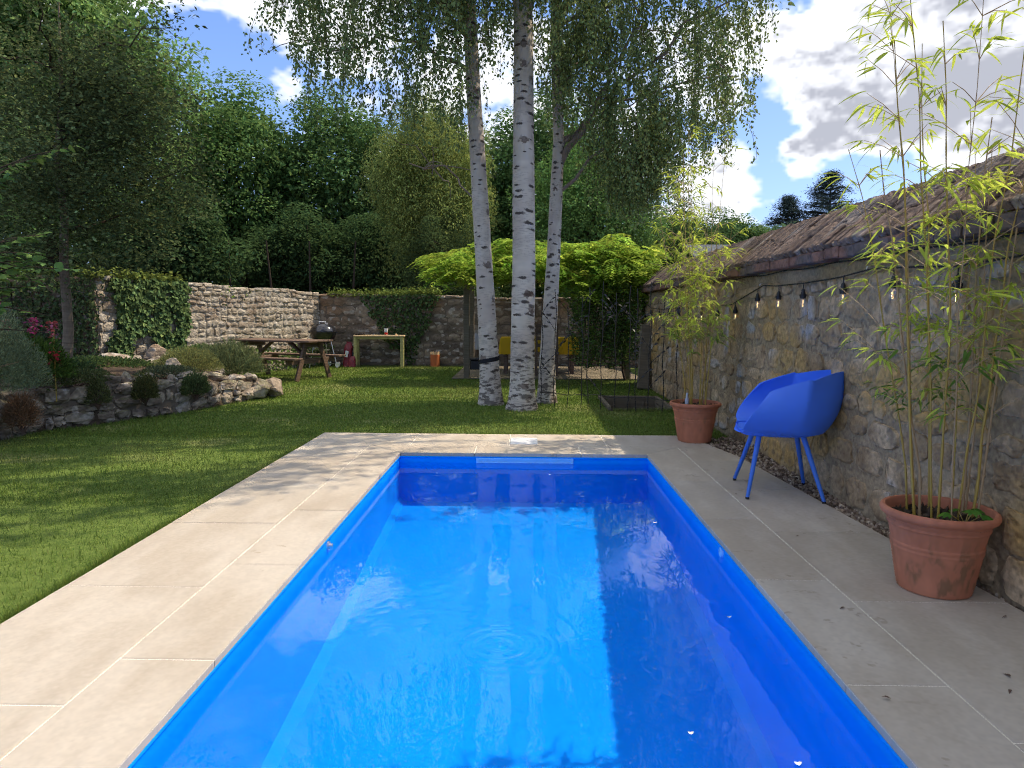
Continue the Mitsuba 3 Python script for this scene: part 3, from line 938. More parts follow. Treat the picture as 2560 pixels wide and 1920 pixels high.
z = 0.0
stones = []
while z < 1.58:
    h = wr.uniform(0.13, 0.24)
    y = 1.6 - wr.uniform(0, .3)
    while y < RY1 - .1:
        w = wr.uniform(0.16, 0.42)
        zb = min(z + h, 1.625)
        if zb - z > .08:
            stones.append((y + .012, min(y + w, RY1) - .012, z + .01 + wr.normal(0, .012), zb - .01 + wr.normal(0, .012)))
        y += w
    z += h
stones.sort(key=lambda r: r[0])
rest = []
for i, r in enumerate(stones):
    m = face_stone(*r, out=wr.uniform(.004, .020))
    if i < 290:
        put('stone', m, 'stone_ochre', rw, smooth=60)
    else:
        rest.append(m)
if rest:
    put('stone_rest', join(rest), 'stone_ochre', rw, smooth=60, kind='stuff')
y = RY0
while y < RY1:      # the brick course under the coping
    L = 0.215
    m = box(0.135, L - .004, 0.075, (2.165 + wr.normal(0, .004), y + L / 2, 1.688 + wr.normal(0, .003)), b=.007)
    put('brick', m, 'old_brick', rw)
    y += .225
SL0, SL1 = np.array([2.095, 1.735]), np.array([2.50, 2.085])     # eave and ridge of the coping, in x and z
sl = SL1 - SL0
sn = np.array([-sl[1], sl[0]]) / np.linalg.norm(sl)
far = []
y = RY0
i = 0
while y < RY1 - .03:
    w = wr.uniform(.066, .082)
    cuts = sorted(wr.uniform(.3, .7, 1)) if y < 7.2 else []
    e0 = wr.normal(0, .007)
    for a, b in zip([e0] + cuts, cuts + [1.0 + wr.normal(0, .005)]):
        lift = 0.036 + wr.normal(0, .005)
        p = SL0 + sl * (a + .008)
        q = SL0 + sl * (b - .008)
        o = sn * (lift - .03)
        v, f = beam((p[0] + o[0], y + w / 2, p[1] + o[1]), (q[0] + o[0], y + w / 2 + wr.normal(0, .004), q[1] + o[1]), w - .010, 0.055, up=(sn[0], 0, sn[1]), b=.007)
        v = v + wr.normal(0, .0013, v.shape)
        (far.append((v, f)) if i >= 290 else put('coping_brick', (v, f), 'coping_tile', rw, smooth=35))
        i += 1
    y += w
if far:
    put('coping_brick_rest', join(far), 'coping_tile', rw, kind='stuff')
bs = SL1 + np.array([0.42, -0.36])
yy = np.array([RY0, RY1 - .02])
put('coping_back', join([(np.array([[SL0[0] + .02, yy[0], SL0[1] - .02], [SL1[0], yy[0], SL1[1] - .005], [bs[0], yy[0], bs[1]], [SL0[0] + .02, yy[1], SL0[1] - .02], [SL1[0], yy[1], SL1[1] - .005], [bs[0], yy[1], bs[1]]]),
                         np.array([[0, 1, 4], [0, 4, 3], [1, 2, 5], [1, 5, 4], [0, 2, 1], [3, 4, 5], [0, 3, 5], [0, 5, 2]]))]), 'coping_tile', rw)

# ------------------------------------------------------------------ trees
def limb(rng, p0, p1, r0, r1, n=7, wob=0.06, sag=0.0):
    p0, p1 = np.asarray(p0, float), np.asarray(p1, float)
    t = np.linspace(0, 1, n)[:, None]
    P = p0 + (p1 - p0) * t + np.sin(t * np.pi) * np.array([0, 0, sag])
    w = rng.normal(0, wob, (n, 3)) * np.minimum(1, np.minimum(t, 1.2 - t) * 4)
    return tube(P + w, np.linspace(r0, r1, n), 6)


def boughs(rng, centers, br, per, L, W, col, droop, var=.22, flat_=.72, up=.45):
    """Rounded clumps of leaves: the leaves lie on the outside of each clump and face outwards and up."""
    n = len(centers)
    R = br * rng.uniform(.6, 1.25, n)
    C = np.repeat(centers, per, 0)
    Rr = np.repeat(R, per)[:, None]
    N = len(C)
    d = unit(rng.normal(0, 1, (N, 3)) + [0, 0, .35])
    P = C + d * Rr * (.55 + .5 * rng.uniform(0, 1, (N, 1)) ** .6) * np.array([1, 1, flat_])
    P += .35 * Rr * (meshkit.fbm(P * 2.2 + 5, 2, 3)[:, None] - .5)
    a = rng.uniform(0, 2 * np.pi, N)
    ax = np.stack([np.cos(a), np.sin(a), rng.normal(-droop, .3, N)], 1) + d * .5
    nr = d + rng.normal(0, .42, (N, 3)) + [0, 0, up]
    ck = np.repeat(np.exp(rng.normal(0, .16, (n, 1))), per, 0)
    return leaf_cards(P, ax, nr, L * rng.uniform(.65, 1.25, N), W * rng.uniform(.7, 1.2, N), tint(rng, N, col, var, .1) * ck)


def woodland_tree(name, label, base, crown, radii, n_b, per, br, L, W, col, seed, trunk_r=0.16, droop=.35, lower=-.9, bsdf='leaf', flat_=.72, trunk_top=0.4, group=None, inner=.5, category='tree', core=.28):
    rng = np.random.default_rng(seed)
    t = thing(name, label, category, group)
    crown = np.asarray(crown, float)
    base = np.asarray(base, float)
    top = crown + [0, 0, radii[2] * trunk_top]
    put('trunk', tube([base, base * .6 + top * .4 + rng.normal(0, .15, 3) * [1, 1, 0], top], [trunk_r, trunk_r * .7, trunk_r * .2], 9), 'bark_dark', t, smooth=True)
    C = ellipsoid_points(rng, n_b, crown, np.asarray(radii) - br * .5, inner, 0, 1, seed, lower)
    bm = []
    for e in C[:: max(1, n_b // 12)]:
        s = base + (top - base) * rng.uniform(.35, .9)
        bm.append(limb(rng, s, e, trunk_r * .35, .012, 7, .08))
    put('branches', join(bm), 'bark_dark', t)
    parts = [boughs(rng, C, br, per, L, W, col, droop, flat_=flat_)]
    nc = int(n_b * per * core)
    K = ellipsoid_points(rng, nc, crown, np.asarray(radii) * .76, .1, 0, 1, seed, lower)
    parts.append(leaf_cards(K, rng.normal(0, 1, (nc, 3)), rng.normal(0, 1, (nc, 3)), np.full(nc, L * 1.5), np.full(nc, W * 1.7), tint(rng, nc, np.asarray(col) * .8, .2)))
    put_leaves('crown', parts, t, bsdf)
    return t


GB = 'trees of the dark wood behind the stone walls'
woodland_tree('cherry_tree', 'tall light green tree at the upper left, rising above the frame over the ivy wall', (-12.5, 19.5, 0), (-13.2, 19.5, 7.2), (4.3, 3.6, 5.4), 190, 260, .85, .19, .075, (0.207, 0.325, 0.105), 101, .2, .7, group=GB)
woodland_tree('broadleaf_tree', 'round topped green tree just right of the tall light tree, against the blue gap', (-10.0, 25, 0), (-10.2, 25, 5.6), (3.1, 2.8, 4.2), 120, 220, .85, .15, .08, (0.153, 0.260, 0.082), 102, .17, .5, group=GB)
woodland_tree('broadleaf_tree', 'broad dark green tree in the middle of the wood, under the small white cloud', (-6.8, 27, 0), (-6.6, 26.5, 5.1), (3.9, 3.0, 4.4), 165, 220, .9, .15, .08, (0.148, 0.247, 0.082), 103, .18, .5, group=GB)
woodland_tree('broadleaf_tree', 'green tree half hidden behind the drooping left birch twigs', (-2.6, 27, 0), (-2.8, 26.5, 4.9), (3.0, 2.6, 4.0), 100, 220, .85, .15, .075, (0.153, 0.260, 0.077), 104, .16, .45, group=GB)
woodland_tree('broadleaf_tree', 'green tree standing behind the gaps between the birch trunks', (1.0, 27, 0), (0.8, 27, 5.2), (3.2, 2.6, 4.6), 110, 220, .85, .15, .075, (0.131, 0.221, 0.070), 105, .16, .45, group=GB)
woodland_tree('willow_tree', 'olive gold tree with fine drooping leaves left of the birches, behind the wall', (-2.7, 20.6, 0), (-2.7, 20.4, 4.7), (1.85, 1.6, 2.75), 110, 420, .55, .085, .026, (0.284, 0.338, 0.100), 106, .11, 1.1, group=GB, flat_=1.25)
woodland_tree('evergreen_tree', 'low dense dark evergreen rising just behind the back wall, left of the pergola', (-1.9, 19.2, 0), (-2.0, 19.4, 2.3), (1.7, 1.2, 2.0), 80, 380, .42, .055, .024, (0.109, 0.156, 0.059), 107, .1, .3, group=GB)
woodland_tree('laurel_tree', 'light speckled green tree right of the birches, above the wisteria', (2.0, 21.5, 0), (1.9, 21.5, 3.9), (2.4, 2.0, 2.75), 110, 320, .6, .085, .042, (0.164, 0.286, 0.082), 108, .13, .35, bsdf='leaf_gloss', group=GB)
woodland_tree('holly_tree', 'dark green bushy tree above the far end of the long wall', (5.2, 24, 0), (5.0, 24, 2.9), (2.1, 1.8, 2.3), 90, 330, .55, .075, .04, (0.093, 0.156, 0.052), 109, .12, .35, bsdf='leaf_gloss', group=GB)
for i, (x, y, h, s) in enumerate([(-13.5, 16.2, 3.2, 2.4), (-9.6, 19.3, 2.8, 2.0), (-7.0, 22.5, 2.7, 2.2), (-4.6, 23.2, 2.7, 1.9)]):
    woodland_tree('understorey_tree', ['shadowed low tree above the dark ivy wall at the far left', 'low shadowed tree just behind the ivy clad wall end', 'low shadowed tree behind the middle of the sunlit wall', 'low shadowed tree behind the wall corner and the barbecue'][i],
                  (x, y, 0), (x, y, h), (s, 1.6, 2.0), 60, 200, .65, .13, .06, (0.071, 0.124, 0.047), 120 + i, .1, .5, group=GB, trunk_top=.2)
rng = np.random.default_rng(77)
for i, (x, lab) in enumerate([(-8.1, 'thin dark sapling trunk in the gloom, leftmost above the sunlit wall'), (-7.0, 'thin dark sapling trunk in the gloom, second from the left above the sunlit wall'), (-5.9, 'thin dark sapling trunk in the gloom above the corner of the walls'), (-4.7, 'thin dark sapling trunk in the gloom above the left end of the ivy wedge')]):
    alone('sapling', tube([(x, 19.5, 0), (x + rng.normal(0, .03), 19.5, 1.6), (x + rng.normal(0, .06), 19.6, 3.2)], [.04, .035, .02], 7), 'bark_dark', lab, 'sapling', smooth=True)


def wood_mass():
    r = np.random.default_rng(140)
    n = 1500
    C = np.stack([r.uniform(-34, 5, n), r.uniform(31, 36, n), r.uniform(0, 5.8, n)], 1)
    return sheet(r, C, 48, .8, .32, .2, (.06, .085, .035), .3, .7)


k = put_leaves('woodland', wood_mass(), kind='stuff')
labels[k]['label'] = 'dark far wood closing the view behind the garden walls'

# far trees to the right
GF = 'distant trees beyond the long wall'
woodland_tree('distant_tree', 'distant round green tree nearest the birch foliage, right of the pergola', (13, 46, 0), (13, 46, 4.4), (3.6, 2.5, 3.7), 90, 330, .9, .17, .10, (0.120, 0.202, 0.070), 150, .25, .3, group=GF)
woodland_tree('distant_tree', 'distant grey green tree just left of the two dark cedars', (17.6, 49, 0), (17.6, 49, 4.2), (3.4, 2.5, 3.6), 90, 330, .85, .17, .10, (0.109, 0.176, 0.088), 151, .25, .3, group=GF)
woodland_tree('distant_tree', 'distant bushy tree peeping over the ridge of the long wall', (8.6, 42, 0), (8.8, 42, 3.9), (2.4, 2, 2.9), 70, 330, .7, .15, .09, (0.109, 0.189, 0.070), 152, .25, .3, group=GF)
woodland_tree('distant_tree', 'distant green tree at the foot of the smaller cedar', (20.2, 54, 0), (20.2, 54, 3.8), (3.0, 2.3, 3.4), 70, 300, .85, .17, .10, (0.109, 0.175, 0.072), 153, .25, .3, group=GF)
woodland_tree('distant_tree', 'distant olive tree between the two cedars on the skyline', (23.6, 57, 0), (23.6, 57, 4.3), (3.0, 2.3, 3.6), 70, 300, .85, .17, .10, (0.101, 0.160, 0.068), 154, .25, .3, group=GF)


def cedar(label, base, h, r, seed):
    rng = np.random.default_rng(seed)
    t = thing('cedar_tree', label, 'cedar tree', 'dark cedars on the skyline')
    base = np.asarray(base, float)
    put('trunk', tube([base, base + [0, 0, h * .97]], [.4, .04], 8), 'bark_dark', t, smooth=True)
    C, br = [], []
    for z in np.linspace(.3 * h, h, 24):
        R = r * (1 - z / h) ** .7 * rng.uniform(.75, 1.15) + .15
        for k in range(8):
            a = rng.uniform(0, 2 * np.pi)
            q = base + [0, 0, z]
            e = q + np.array([math.cos(a) * R, math.sin(a) * R, rng.uniform(-.1, .25) * R * .4 + .1])
            br.append(tube([q, (q + e) / 2 + [0, 0, .12], e], [.08, .05, .015], 5))
            for s in np.linspace(.3, 1, 5):
                C.append(q + (e - q) * s + rng.normal(0, .12, 3))
    put('branches', join(br), 'bark_dark', t)
    put_leaves('needles', sheet(rng, np.array(C), 26, (.26, .26, .10), .22, .05, (.055, .08, .07), -.2, 1, .2, .6), t)


cedar('smaller dark cedar on the skyline over the long wall, left of the taller one', (21.6, 60, 0), 10.6, 4.6, 160)
cedar('tallest dark cedar on the skyline, seen just above the long wall', (25.0, 60, 0), 12.6, 5.4, 161)

# the three birches
rng = np.random.default_rng(200)
BIRCH = [
    ('left birch of the three, leaning, with a black strap round its trunk', [(-.482, 10.12, -.06), (-.50, 10.13, .5), (-.545, 10.14, 1.3), (-.60, 10.15, 2.2), (-.66, 10.16, 3.2), (-.74, 10.18, 4.4), (-.80, 10.2, 5.6), (-.9, 10.2, 8.5), (-.95, 10.2, 11)], [.175, .142, .128, .118, .112, .10, .088, .06, .02]),
    ('middle and thickest birch of the three, forking at the top of the picture', [(-.034, 9.60, -.06), (-.03, 9.60, .35), (-.025, 9.6, 1.1), (-.02, 9.6, 2.1), (-.03, 9.61, 3.1), (-.04, 9.62, 4.3), (-.05, 9.62, 5.1), (-.2, 9.6, 8), (-.3, 9.6, 12)], [.198, .168, .158, .152, .146, .13, .125, .07, .02]),
    ('right and slimmest birch of the three, behind the iron plant screens', [(.32, 10.32, -.06), (.33, 10.32, .5), (.36, 10.32, 1.2), (.40, 10.32, 2.0), (.43, 10.32, 2.9), (.46, 10.32, 3.7), (.40, 10.32, 5.0), (.35, 10.3, 8), (.3, 10.3, 10.5)], [.14, .118, .108, .098, .09, .08, .065, .04, .015])]
birches = []
for lab, pts, rad in BIRCH:
    t = thing('birch_tree', lab, 'birch tree', 'birch trees on the lawn')
    birches.append(t)
    P = np.array(pts)
    q = np.linspace(0, len(P) - 1, 46)
    P2 = np.stack([np.interp(q, np.arange(len(P)), P[:, k]) for k in range(3)], 1)
    R2 = np.interp(q, np.arange(len(P)), rad)
    (v, f), uv = tube(P2, R2, 28, want_uv=True)
    ax = np.repeat(P2, 29, 0)
    o = v - ax
    z = v[:, 2]
    flare = 1 + .20 * np.exp(-np.maximum(z, 0) / .08) * (.5 + .5 * np.cos(np.arctan2(o[:, 1], o[:, 0]) * 5 + len(birches)) ** 2)
    lump = 1 + .07 * (meshkit.fbm(v * np.array([7, 7, 4]), 3, len(birches)) - .5) + .05 * (meshkit.fbm(np.stack([o[:, 0] * 8, o[:, 1] * 8, z * 1.5], 1), 2, 50) - .5)
    v = ax + o * (flare * lump)[:, None]
    w = (np.arange(46) * 29)
    v[w + 28] = v[w]
    put('trunk', (v, f), 'birch_bark', t, smooth=True, uv=uv + np.array([3.31 * (len(birches) - 1), 0]))

# limbs: (tree, start height fraction point, end) ; the leafless wood of the crown
LIMBS = [[], [], []]


def along(k, z):
    P = np.array(BIRCH[k][1])
    return np.array([np.interp(z, P[:, 2], P[:, i]) for i in range(3)])


def add_limb(k, z, e, r=.045, sag=.25):
    LIMBS[k].append((along(k, z), np.asarray(e, float), r, sag))


for e, z, r in [((-2.6, 9.6, 4.7), 4.55, .032), ((-3.4, 9.0, 5.6), 5.3, .04), ((-1.7, 10.6, 3.35), 2.75, .014), ((-2.4, 8.2, 5.4), 5.0, .035), ((-1.2, 8.4, 5.3), 5.2, .03), ((-3.0, 10.4, 6.6), 6.2, .03), ((-2.9, 7.2, 7.0), 6.5, .035), ((-4.2, 8.2, 7.4), 7.0, .03)]:
    add_limb(0, z, e, r)
for e, z, r in [((-.55, 9.5, 6.4), 4.75, .075), ((.55, 9.5, 6.6), 4.75, .085), ((-1.6, 6.4, 7.2), 6.4, .05), ((-.4, 5.2, 7.8), 7.2, .045), ((-3.4, 5.6, 8.2), 7.6, .05), ((-1.0, 7.4, 8.8), 8.0, .04), ((-.6, 10.4, 9.0), 8.0, .04), ((-4.4, 4.6, 8.2), 7.8, .04)]:
    add_limb(1, z, e, r, .3)
for e, z, r in [((1.5, 9.8, 5.1), 3.3, .058), ((2.6, 9.6, 5.3), 3.6, .034), ((1.7, 10.3, 3.75), 2.95, .03), ((2.9, 10.4, 4.6), 3.7, .024), ((1.2, 11.2, 5.4), 4.3, .03), ((.9, 9.2, 6.2), 5.0, .03), ((2.4, 10.8, 6.4), 5.4, .03), ((3.1, 9.9, 6.2), 5.2, .026)]:
    add_limb(2, z, e, r, .15)


def low_edge(x):
    """Height to which the hanging twigs come down, across the three crowns."""
    return np.interp(x, [-4.6, -3.7, -3.2, -2.7, -2.35, -2.0, -1.6, -1.2, -.9, -.4, 0, .45, .8, 1.15, 1.5, 1.9, 2.15, 2.5, 2.9, 3.2, 3.5], [6.4, 5.0, 4.6, 4.0, 3.3, 3.6, 3.6, 3.3, 3.5, 4.6, 4.9, 3.6, 3.3, 3.0, 2.5, 2.6, 3.4, 3.3, 3.3, 3.8, 5.4])


def strand_set(k, n, xr, yr, zr, dens, seed):
    """Hanging twigs: start points and lengths, kept above the crown's ragged lower edge."""
    r = np.random.default_rng(seed)
    out = []
    while len(out) < n:
        x, y = r.uniform(*xr), r.uniform(*yr)
        z = r.uniform(*zr)
        if meshkit.fbm(np.array([[x * .9, y * .9, z * .9 + 7]]), 3, 6 + k)[0] < dens:
            continue
        lo = low_edge(x + r.normal(0, .12)) + abs(r.normal(0, .25))
        L = min(r.uniform(.5, 1.5), z - lo)
        if L < .3:
            continue
        out.append((x, y, z, L))
    return out


def overhead(n, xr, yr, zr, dens, seed):
    """Crown above the picture's upper edge on the lawn side; the trees lean away from the pool, so its air stays open to the sun."""
    r = np.random.default_rng(seed)
    out = []
    while len(out) < n:
        x, y, z = r.uniform(*xr), r.uniform(*yr), r.uniform(*zr)
        if x - .655 * z > np.interp(y - .22 * z, [2.4, 3.4, 4.4, 5.1, 6.2, 6.6, 9, 11], [-4.4, -3.5, -2.7, -1.75, -1.25, .5, .9, .9]) or y - .22 * z > 9.6:
            continue
        if meshkit.fbm(np.array([[x * .75, y * .75, z * .55 + 7]]), 2, 6)[0] < dens:
            continue
        out.append((x, y, z, r.uniform(.5, 1.1)))
    return out


def strands(k, S, step, L, W, col, seed, twigs=True):
    r = np.random.default_rng(seed)
    Ps, axs, tw = [], [], []
    for (x, y, z, ln) in S:
        a = r.uniform(0, 2 * np.pi)
        m = max(4, int(ln / step))
        t = np.linspace(0, 1, m)
        drift = np.array([math.cos(a), math.sin(a), 0]) * r.uniform(.1, .4) * ln
        curve = np.array([x, y, z]) + drift * (1 - (1 - t[:, None]) ** 2) + np.array([0, 0, -ln]) * (t[:, None] ** 1.4)
        curve[:, :2] += np.cumsum(r.normal(0, .008, (m, 2)), 0)
        if twigs:
            tw.append(tube(curve[:: max(1, m // 6)], .0028, 3, cap=False))
        reps = 2
        C = np.repeat(curve, reps, 0) + r.normal(0, .03, (m * reps, 3))
        Ps.append(C)
        b = r.uniform(0, 2 * np.pi, m * reps)
        axs.append(np.stack([np.cos(b) * .7, np.sin(b) * .7, r.normal(-.75, .35, m * reps)], 1))
    P, A = np.vstack(Ps), np.vstack(axs)
    N = len(P)
    nr = r.normal(0, 1, (N, 3))
    return leaf_cards(P, A, nr, L * r.uniform(.7, 1.25, N), W * r.uniform(.75, 1.2, N), tint(r, N, col, .25, .12)), tw


for k, t in enumerate(birches):
    lim, tw = [], []
    r = np.random.default_rng(210 + k)
    for s, e, rad, sag in LIMBS[k]:
        lim.append(limb(r, s, e, rad, .010, 9, .05, sag))
        for j in range(5):      # side branches that carry the twigs
            q = s + (e - s) * r.uniform(.35, 1) + [0, 0, .1]
            g = q + r.normal(0, 1, 3) * [.8, .6, .3] + [0, 0, .1]
            lim.append(limb(r, q, g, .010, .003, 5, .03, .12))
    parts = []
    bc = (.225, .29, .11)
    if k == 0:
        S = strand_set(0, 370, (-3.4, -.1), (8.2, 10.9), (3.9, 6.9), .42, 220)
        parts, tw = strands(0, S, .026, .055, .034, bc, 221)
        more = overhead(220, (-4.6, .4), (6.5, 10.6), (6.8, 9.5), .50, 222)
    elif k == 1:
        S = strand_set(1, 230, (-1.6, 1.1), (8.4, 10.6), (4.9, 6.9), .42, 223)
        parts, tw = strands(1, S, .026, .055, .034, bc, 224)
        more = overhead(820, (-3.6, 3.2), (4.4, 10.6), (6.6, 9.5), .51, 225)
    else:
        S = strand_set(2, 450, (.3, 3.0), (9.2, 11.3), (3.3, 6.9), .38, 226) + strand_set(2, 130, (1.15, 2.0), (10.0, 11.2), (3.1, 4.2), .3, 230)
        parts, tw = strands(2, S, .026, .055, .034, bc, 227)
        more = overhead(160, (.2, 4.0), (8.0, 10.6), (6.6, 9.0), .46, 228)
    coarse, _ = strands(k, [(x, y, z, max(ln, .8)) for x, y, z, ln in more],   .055, .10, .065, bc, 229 + k, False)
    put('limbs', join(lim), 'bark_grey', t)
    put('twigs', join(tw), 'bark_dark', t)
    put_leaves('crown', [parts, coarse], t)

# slim dark tree in the raised bed, and the shrub that reaches in from the left
rng = np.random.default_rng(240)
t = thing('plum_tree', 'slim dark leaved tree growing in the raised bed before the ivy', 'tree')
zb = .35
put('trunk', tube([(-6.42, 9.8, zb - .1), (-6.40, 9.8, zb + .25), (-6.35, 9.8, 1.0), (-6.38, 9.82, 1.9), (-6.35, 9.85, 2.6), (-6.45, 9.9, 3.3), (-6.33, 9.9, 4.2), (-6.3, 9.9, 5.4)], [.10, .072, .066, .058, .05, .04, .03, .01], 12), 'bark_plum', t, smooth=True)
br = []
ends = []
for i in range(22):
    z = rng.uniform(1.9, 4.6)
    a = rng.uniform(-.6, .9) if rng.uniform() < .7 else rng.uniform(0, 6.28)
    L = rng.uniform(.8, 2.0)
    s = np.array([-6.37, 9.87, z])
    e = s + [math.cos(a) * L, math.sin(a) * L * .7, rng.uniform(.0, .55)]
    br.append(limb(rng, s, e, .02, .004, 8, .05))
    for q in np.linspace(.25, 1.05, 9):
        ends.append(s + (e - s) * q + rng.normal(0, .12, 3))
put('branches', join(br), 'bark_dark', t)
C = np.vstack([np.array(ends), ellipsoid_points(rng, 330, (-5.95, 9.8, 3.3), (1.55, 1.2, 1.65), .2, .40, .7, 4)])
put_leaves('crown', sheet(rng, C, 58, (.17, .17, .10), .068, .038, (.115, .15, .062), .2, 1, .3, .8, .3), t)

t = thing('lilac_shrub', 'large round leaved shrub reaching into the picture at the left edge', 'shrub')
st, lv = [], []
root = np.array([-3.75, 4.3, -.05])
for i in range(9):
    top = root + [rng.uniform(-.5, .3), rng.uniform(-.4, .4), rng.uniform(1.6, 2.9)]
    st.append(limb(rng, root + rng.normal(0, .05, 3) * [1, 1, 0], top, .022, .008, 7, .04))
    for j in range(15):
        z = rng.uniform(.45, 1.0)
        s = root + (top - root) * z
        a = rng.uniform(-1.0, 1.0)
        L = rng.uniform(.25, .62)
        e = s + [math.cos(a) * L, math.sin(a) * L, rng.uniform(-.1, .28)]
        st.append(tube([s, (s + e) / 2 + [0, 0, .03], e], [.006, .004, .002], 4))
        m = 9
        q = np.linspace(.25, 1.0, m)[:, None]
        P = s + (e - s) * q
        ang = a + rng.choice([-1, 1], m) * rng.uniform(.4, 1.2, m)
        ax = np.stack([np.cos(ang), np.sin(ang), rng.normal(.05, .25, m)], 1)
        nr = rng.normal(0, .35, (m, 3)) + [0, 0, 1]
        lv.append((P, ax, nr))
P, ax, nr = (np.vstack([x[i] for x in lv]) for i in range(3))
keep = (P[:, 2] > 1.25) & (P[:, 0] < -2.5)
P, ax, nr = P[keep], ax[keep], nr[keep]
n = len(P)
put('stem', join(st), 'bark_dark', t)
put_leaves('foliage', blade_leaves(P, ax, nr, rng.uniform(.055, .085, n), rng.uniform(.046, .066, n), tint(rng, n, (.12, .21, .065), .25, .1), .3, 5), t, 'leaf_gloss')

# ------------------------------------------------------------------ ivy and other climbers
def wall_ivy(name, label, p0, p1, inside, n, L, col, seed, out=(0.03, .12), side=1.0, bsdf='leaf_gloss', cat='ivy', top=None, top_col=None):
    rng = np.random.default_rng(seed)
    t = thing(name, label, cat)
    Lw = float(np.linalg.norm(np.subtract(p1, p0)))
    u = rng.uniform(-.1, Lw + .1, n * 3)
    z = rng.uniform(0.0, 2.05, n * 3)
    ok = inside(u, z)
    u, z = u[ok][:n], z[ok][:n]
    d = rng.uniform(*out, len(u)) + .06 * meshkit.fbm(np.stack([u * 4, z * 4, u * 0], 1), 2, seed)
    P = to_wall(np.stack([u, d, z], 1), p0, p1, side)
    e = unit(np.append(np.subtract(p1, p0), 0.0))
    o = np.array([e[1], -e[0], 0]) * side
    nr = o + rng.normal(0, .5, (len(u), 3)) + [0, 0, .45]
    ax = np.array([0, 0, -1.0]) + rng.normal(0, .5, (len(u), 3))
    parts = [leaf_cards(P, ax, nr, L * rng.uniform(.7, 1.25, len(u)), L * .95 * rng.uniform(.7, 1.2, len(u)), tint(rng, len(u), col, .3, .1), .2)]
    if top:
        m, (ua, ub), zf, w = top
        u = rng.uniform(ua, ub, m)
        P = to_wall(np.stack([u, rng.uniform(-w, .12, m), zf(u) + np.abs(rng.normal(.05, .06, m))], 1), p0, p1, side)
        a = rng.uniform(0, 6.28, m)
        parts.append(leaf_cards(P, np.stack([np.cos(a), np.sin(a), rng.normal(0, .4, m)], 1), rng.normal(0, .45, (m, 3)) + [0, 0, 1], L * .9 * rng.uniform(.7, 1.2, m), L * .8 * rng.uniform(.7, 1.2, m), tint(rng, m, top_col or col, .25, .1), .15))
    vines = []
    for i in range(10):
        ua = rng.uniform(.1, Lw - .1)
        zz = np.linspace(.1, 1.6, 7)
        q = np.stack([ua + np.cumsum(rng.normal(0, .05, 7)), np.full(7, .03), zz], 1)
        if inside(q[:, 0], q[:, 2]).mean() > .6:
            vines.append(tube(to_wall(q, p0, p1, side), .008, 5))
    if vines:
        put('vine', join(vines), 'bark_dark', t)
    put_leaves('foliage', parts, t, bsdf)
    return t


def edge_noise(u, z, s, k=3.0):
    return (meshkit.fbm(np.stack([u * k, z * k, u * 0], 1), 3, s) - .5)


wall_ivy('ivy', 'sunlit glossy ivy covering the stone wall end and its top', C_, B_,
         lambda u, z: (z < 1.85) & (u > .22 + .5 * edge_noise(u, z, 3)) & (u < 1.78 + .7 * edge_noise(u, z, 4)) & (z > .45 + .6 * edge_noise(u, z, 5) + .5 * np.clip(1 - np.abs(u - .9) / .5, 0, 1)) & (edge_noise(u, z, 6, 5) > -.17), 4000, .085, (.13, .195, .075), 301, top=(1500, (-.1, 1.72), lambda u: 1.82 - .02 * u, .45), top_col=(.16, .20, .05))
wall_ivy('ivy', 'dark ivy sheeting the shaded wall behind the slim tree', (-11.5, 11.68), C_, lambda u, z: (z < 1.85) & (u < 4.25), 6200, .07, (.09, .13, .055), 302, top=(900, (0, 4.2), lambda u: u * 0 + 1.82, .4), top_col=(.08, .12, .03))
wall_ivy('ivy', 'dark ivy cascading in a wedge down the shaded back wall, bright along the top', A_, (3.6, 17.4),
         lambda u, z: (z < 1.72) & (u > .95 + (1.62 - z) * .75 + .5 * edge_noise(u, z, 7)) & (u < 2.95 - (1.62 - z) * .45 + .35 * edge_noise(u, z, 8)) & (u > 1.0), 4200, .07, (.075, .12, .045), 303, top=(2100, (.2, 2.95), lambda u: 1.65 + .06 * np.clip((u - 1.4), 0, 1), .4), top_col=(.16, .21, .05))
G1 = 'ivy tufts on the sunlit wall top'
wall_ivy('ivy_tuft', 'small bright ivy tuft hanging over the sunlit wall top nearest the ivy', B_, A_, lambda u, z: (np.hypot((u - 1.05) / .2, (z - 1.62) / .28) < 1), 190, .06, (.11, .17, .04), 304)
wall_ivy('ivy_tuft', 'smaller ivy tuft on the sunlit wall top, second from the ivy', B_, A_, lambda u, z: (np.hypot((u - 1.6) / .16, (z - 1.66) / .2) < 1), 110, .06, (.11, .16, .05), 305)
wall_ivy('creeper', 'low green creeper at the foot of the sunlit wall behind the picnic table', B_, A_, lambda u, z: (z < .50 + .35 * edge_noise(u, z, 9)) & (u > 1.0), 2300, .06, (.10, .16, .04), 306, out=(.03, .35), cat='creeper')

# wisteria on the pergola, and the glossy shrub beneath it
rng = np.random.default_rng(320)


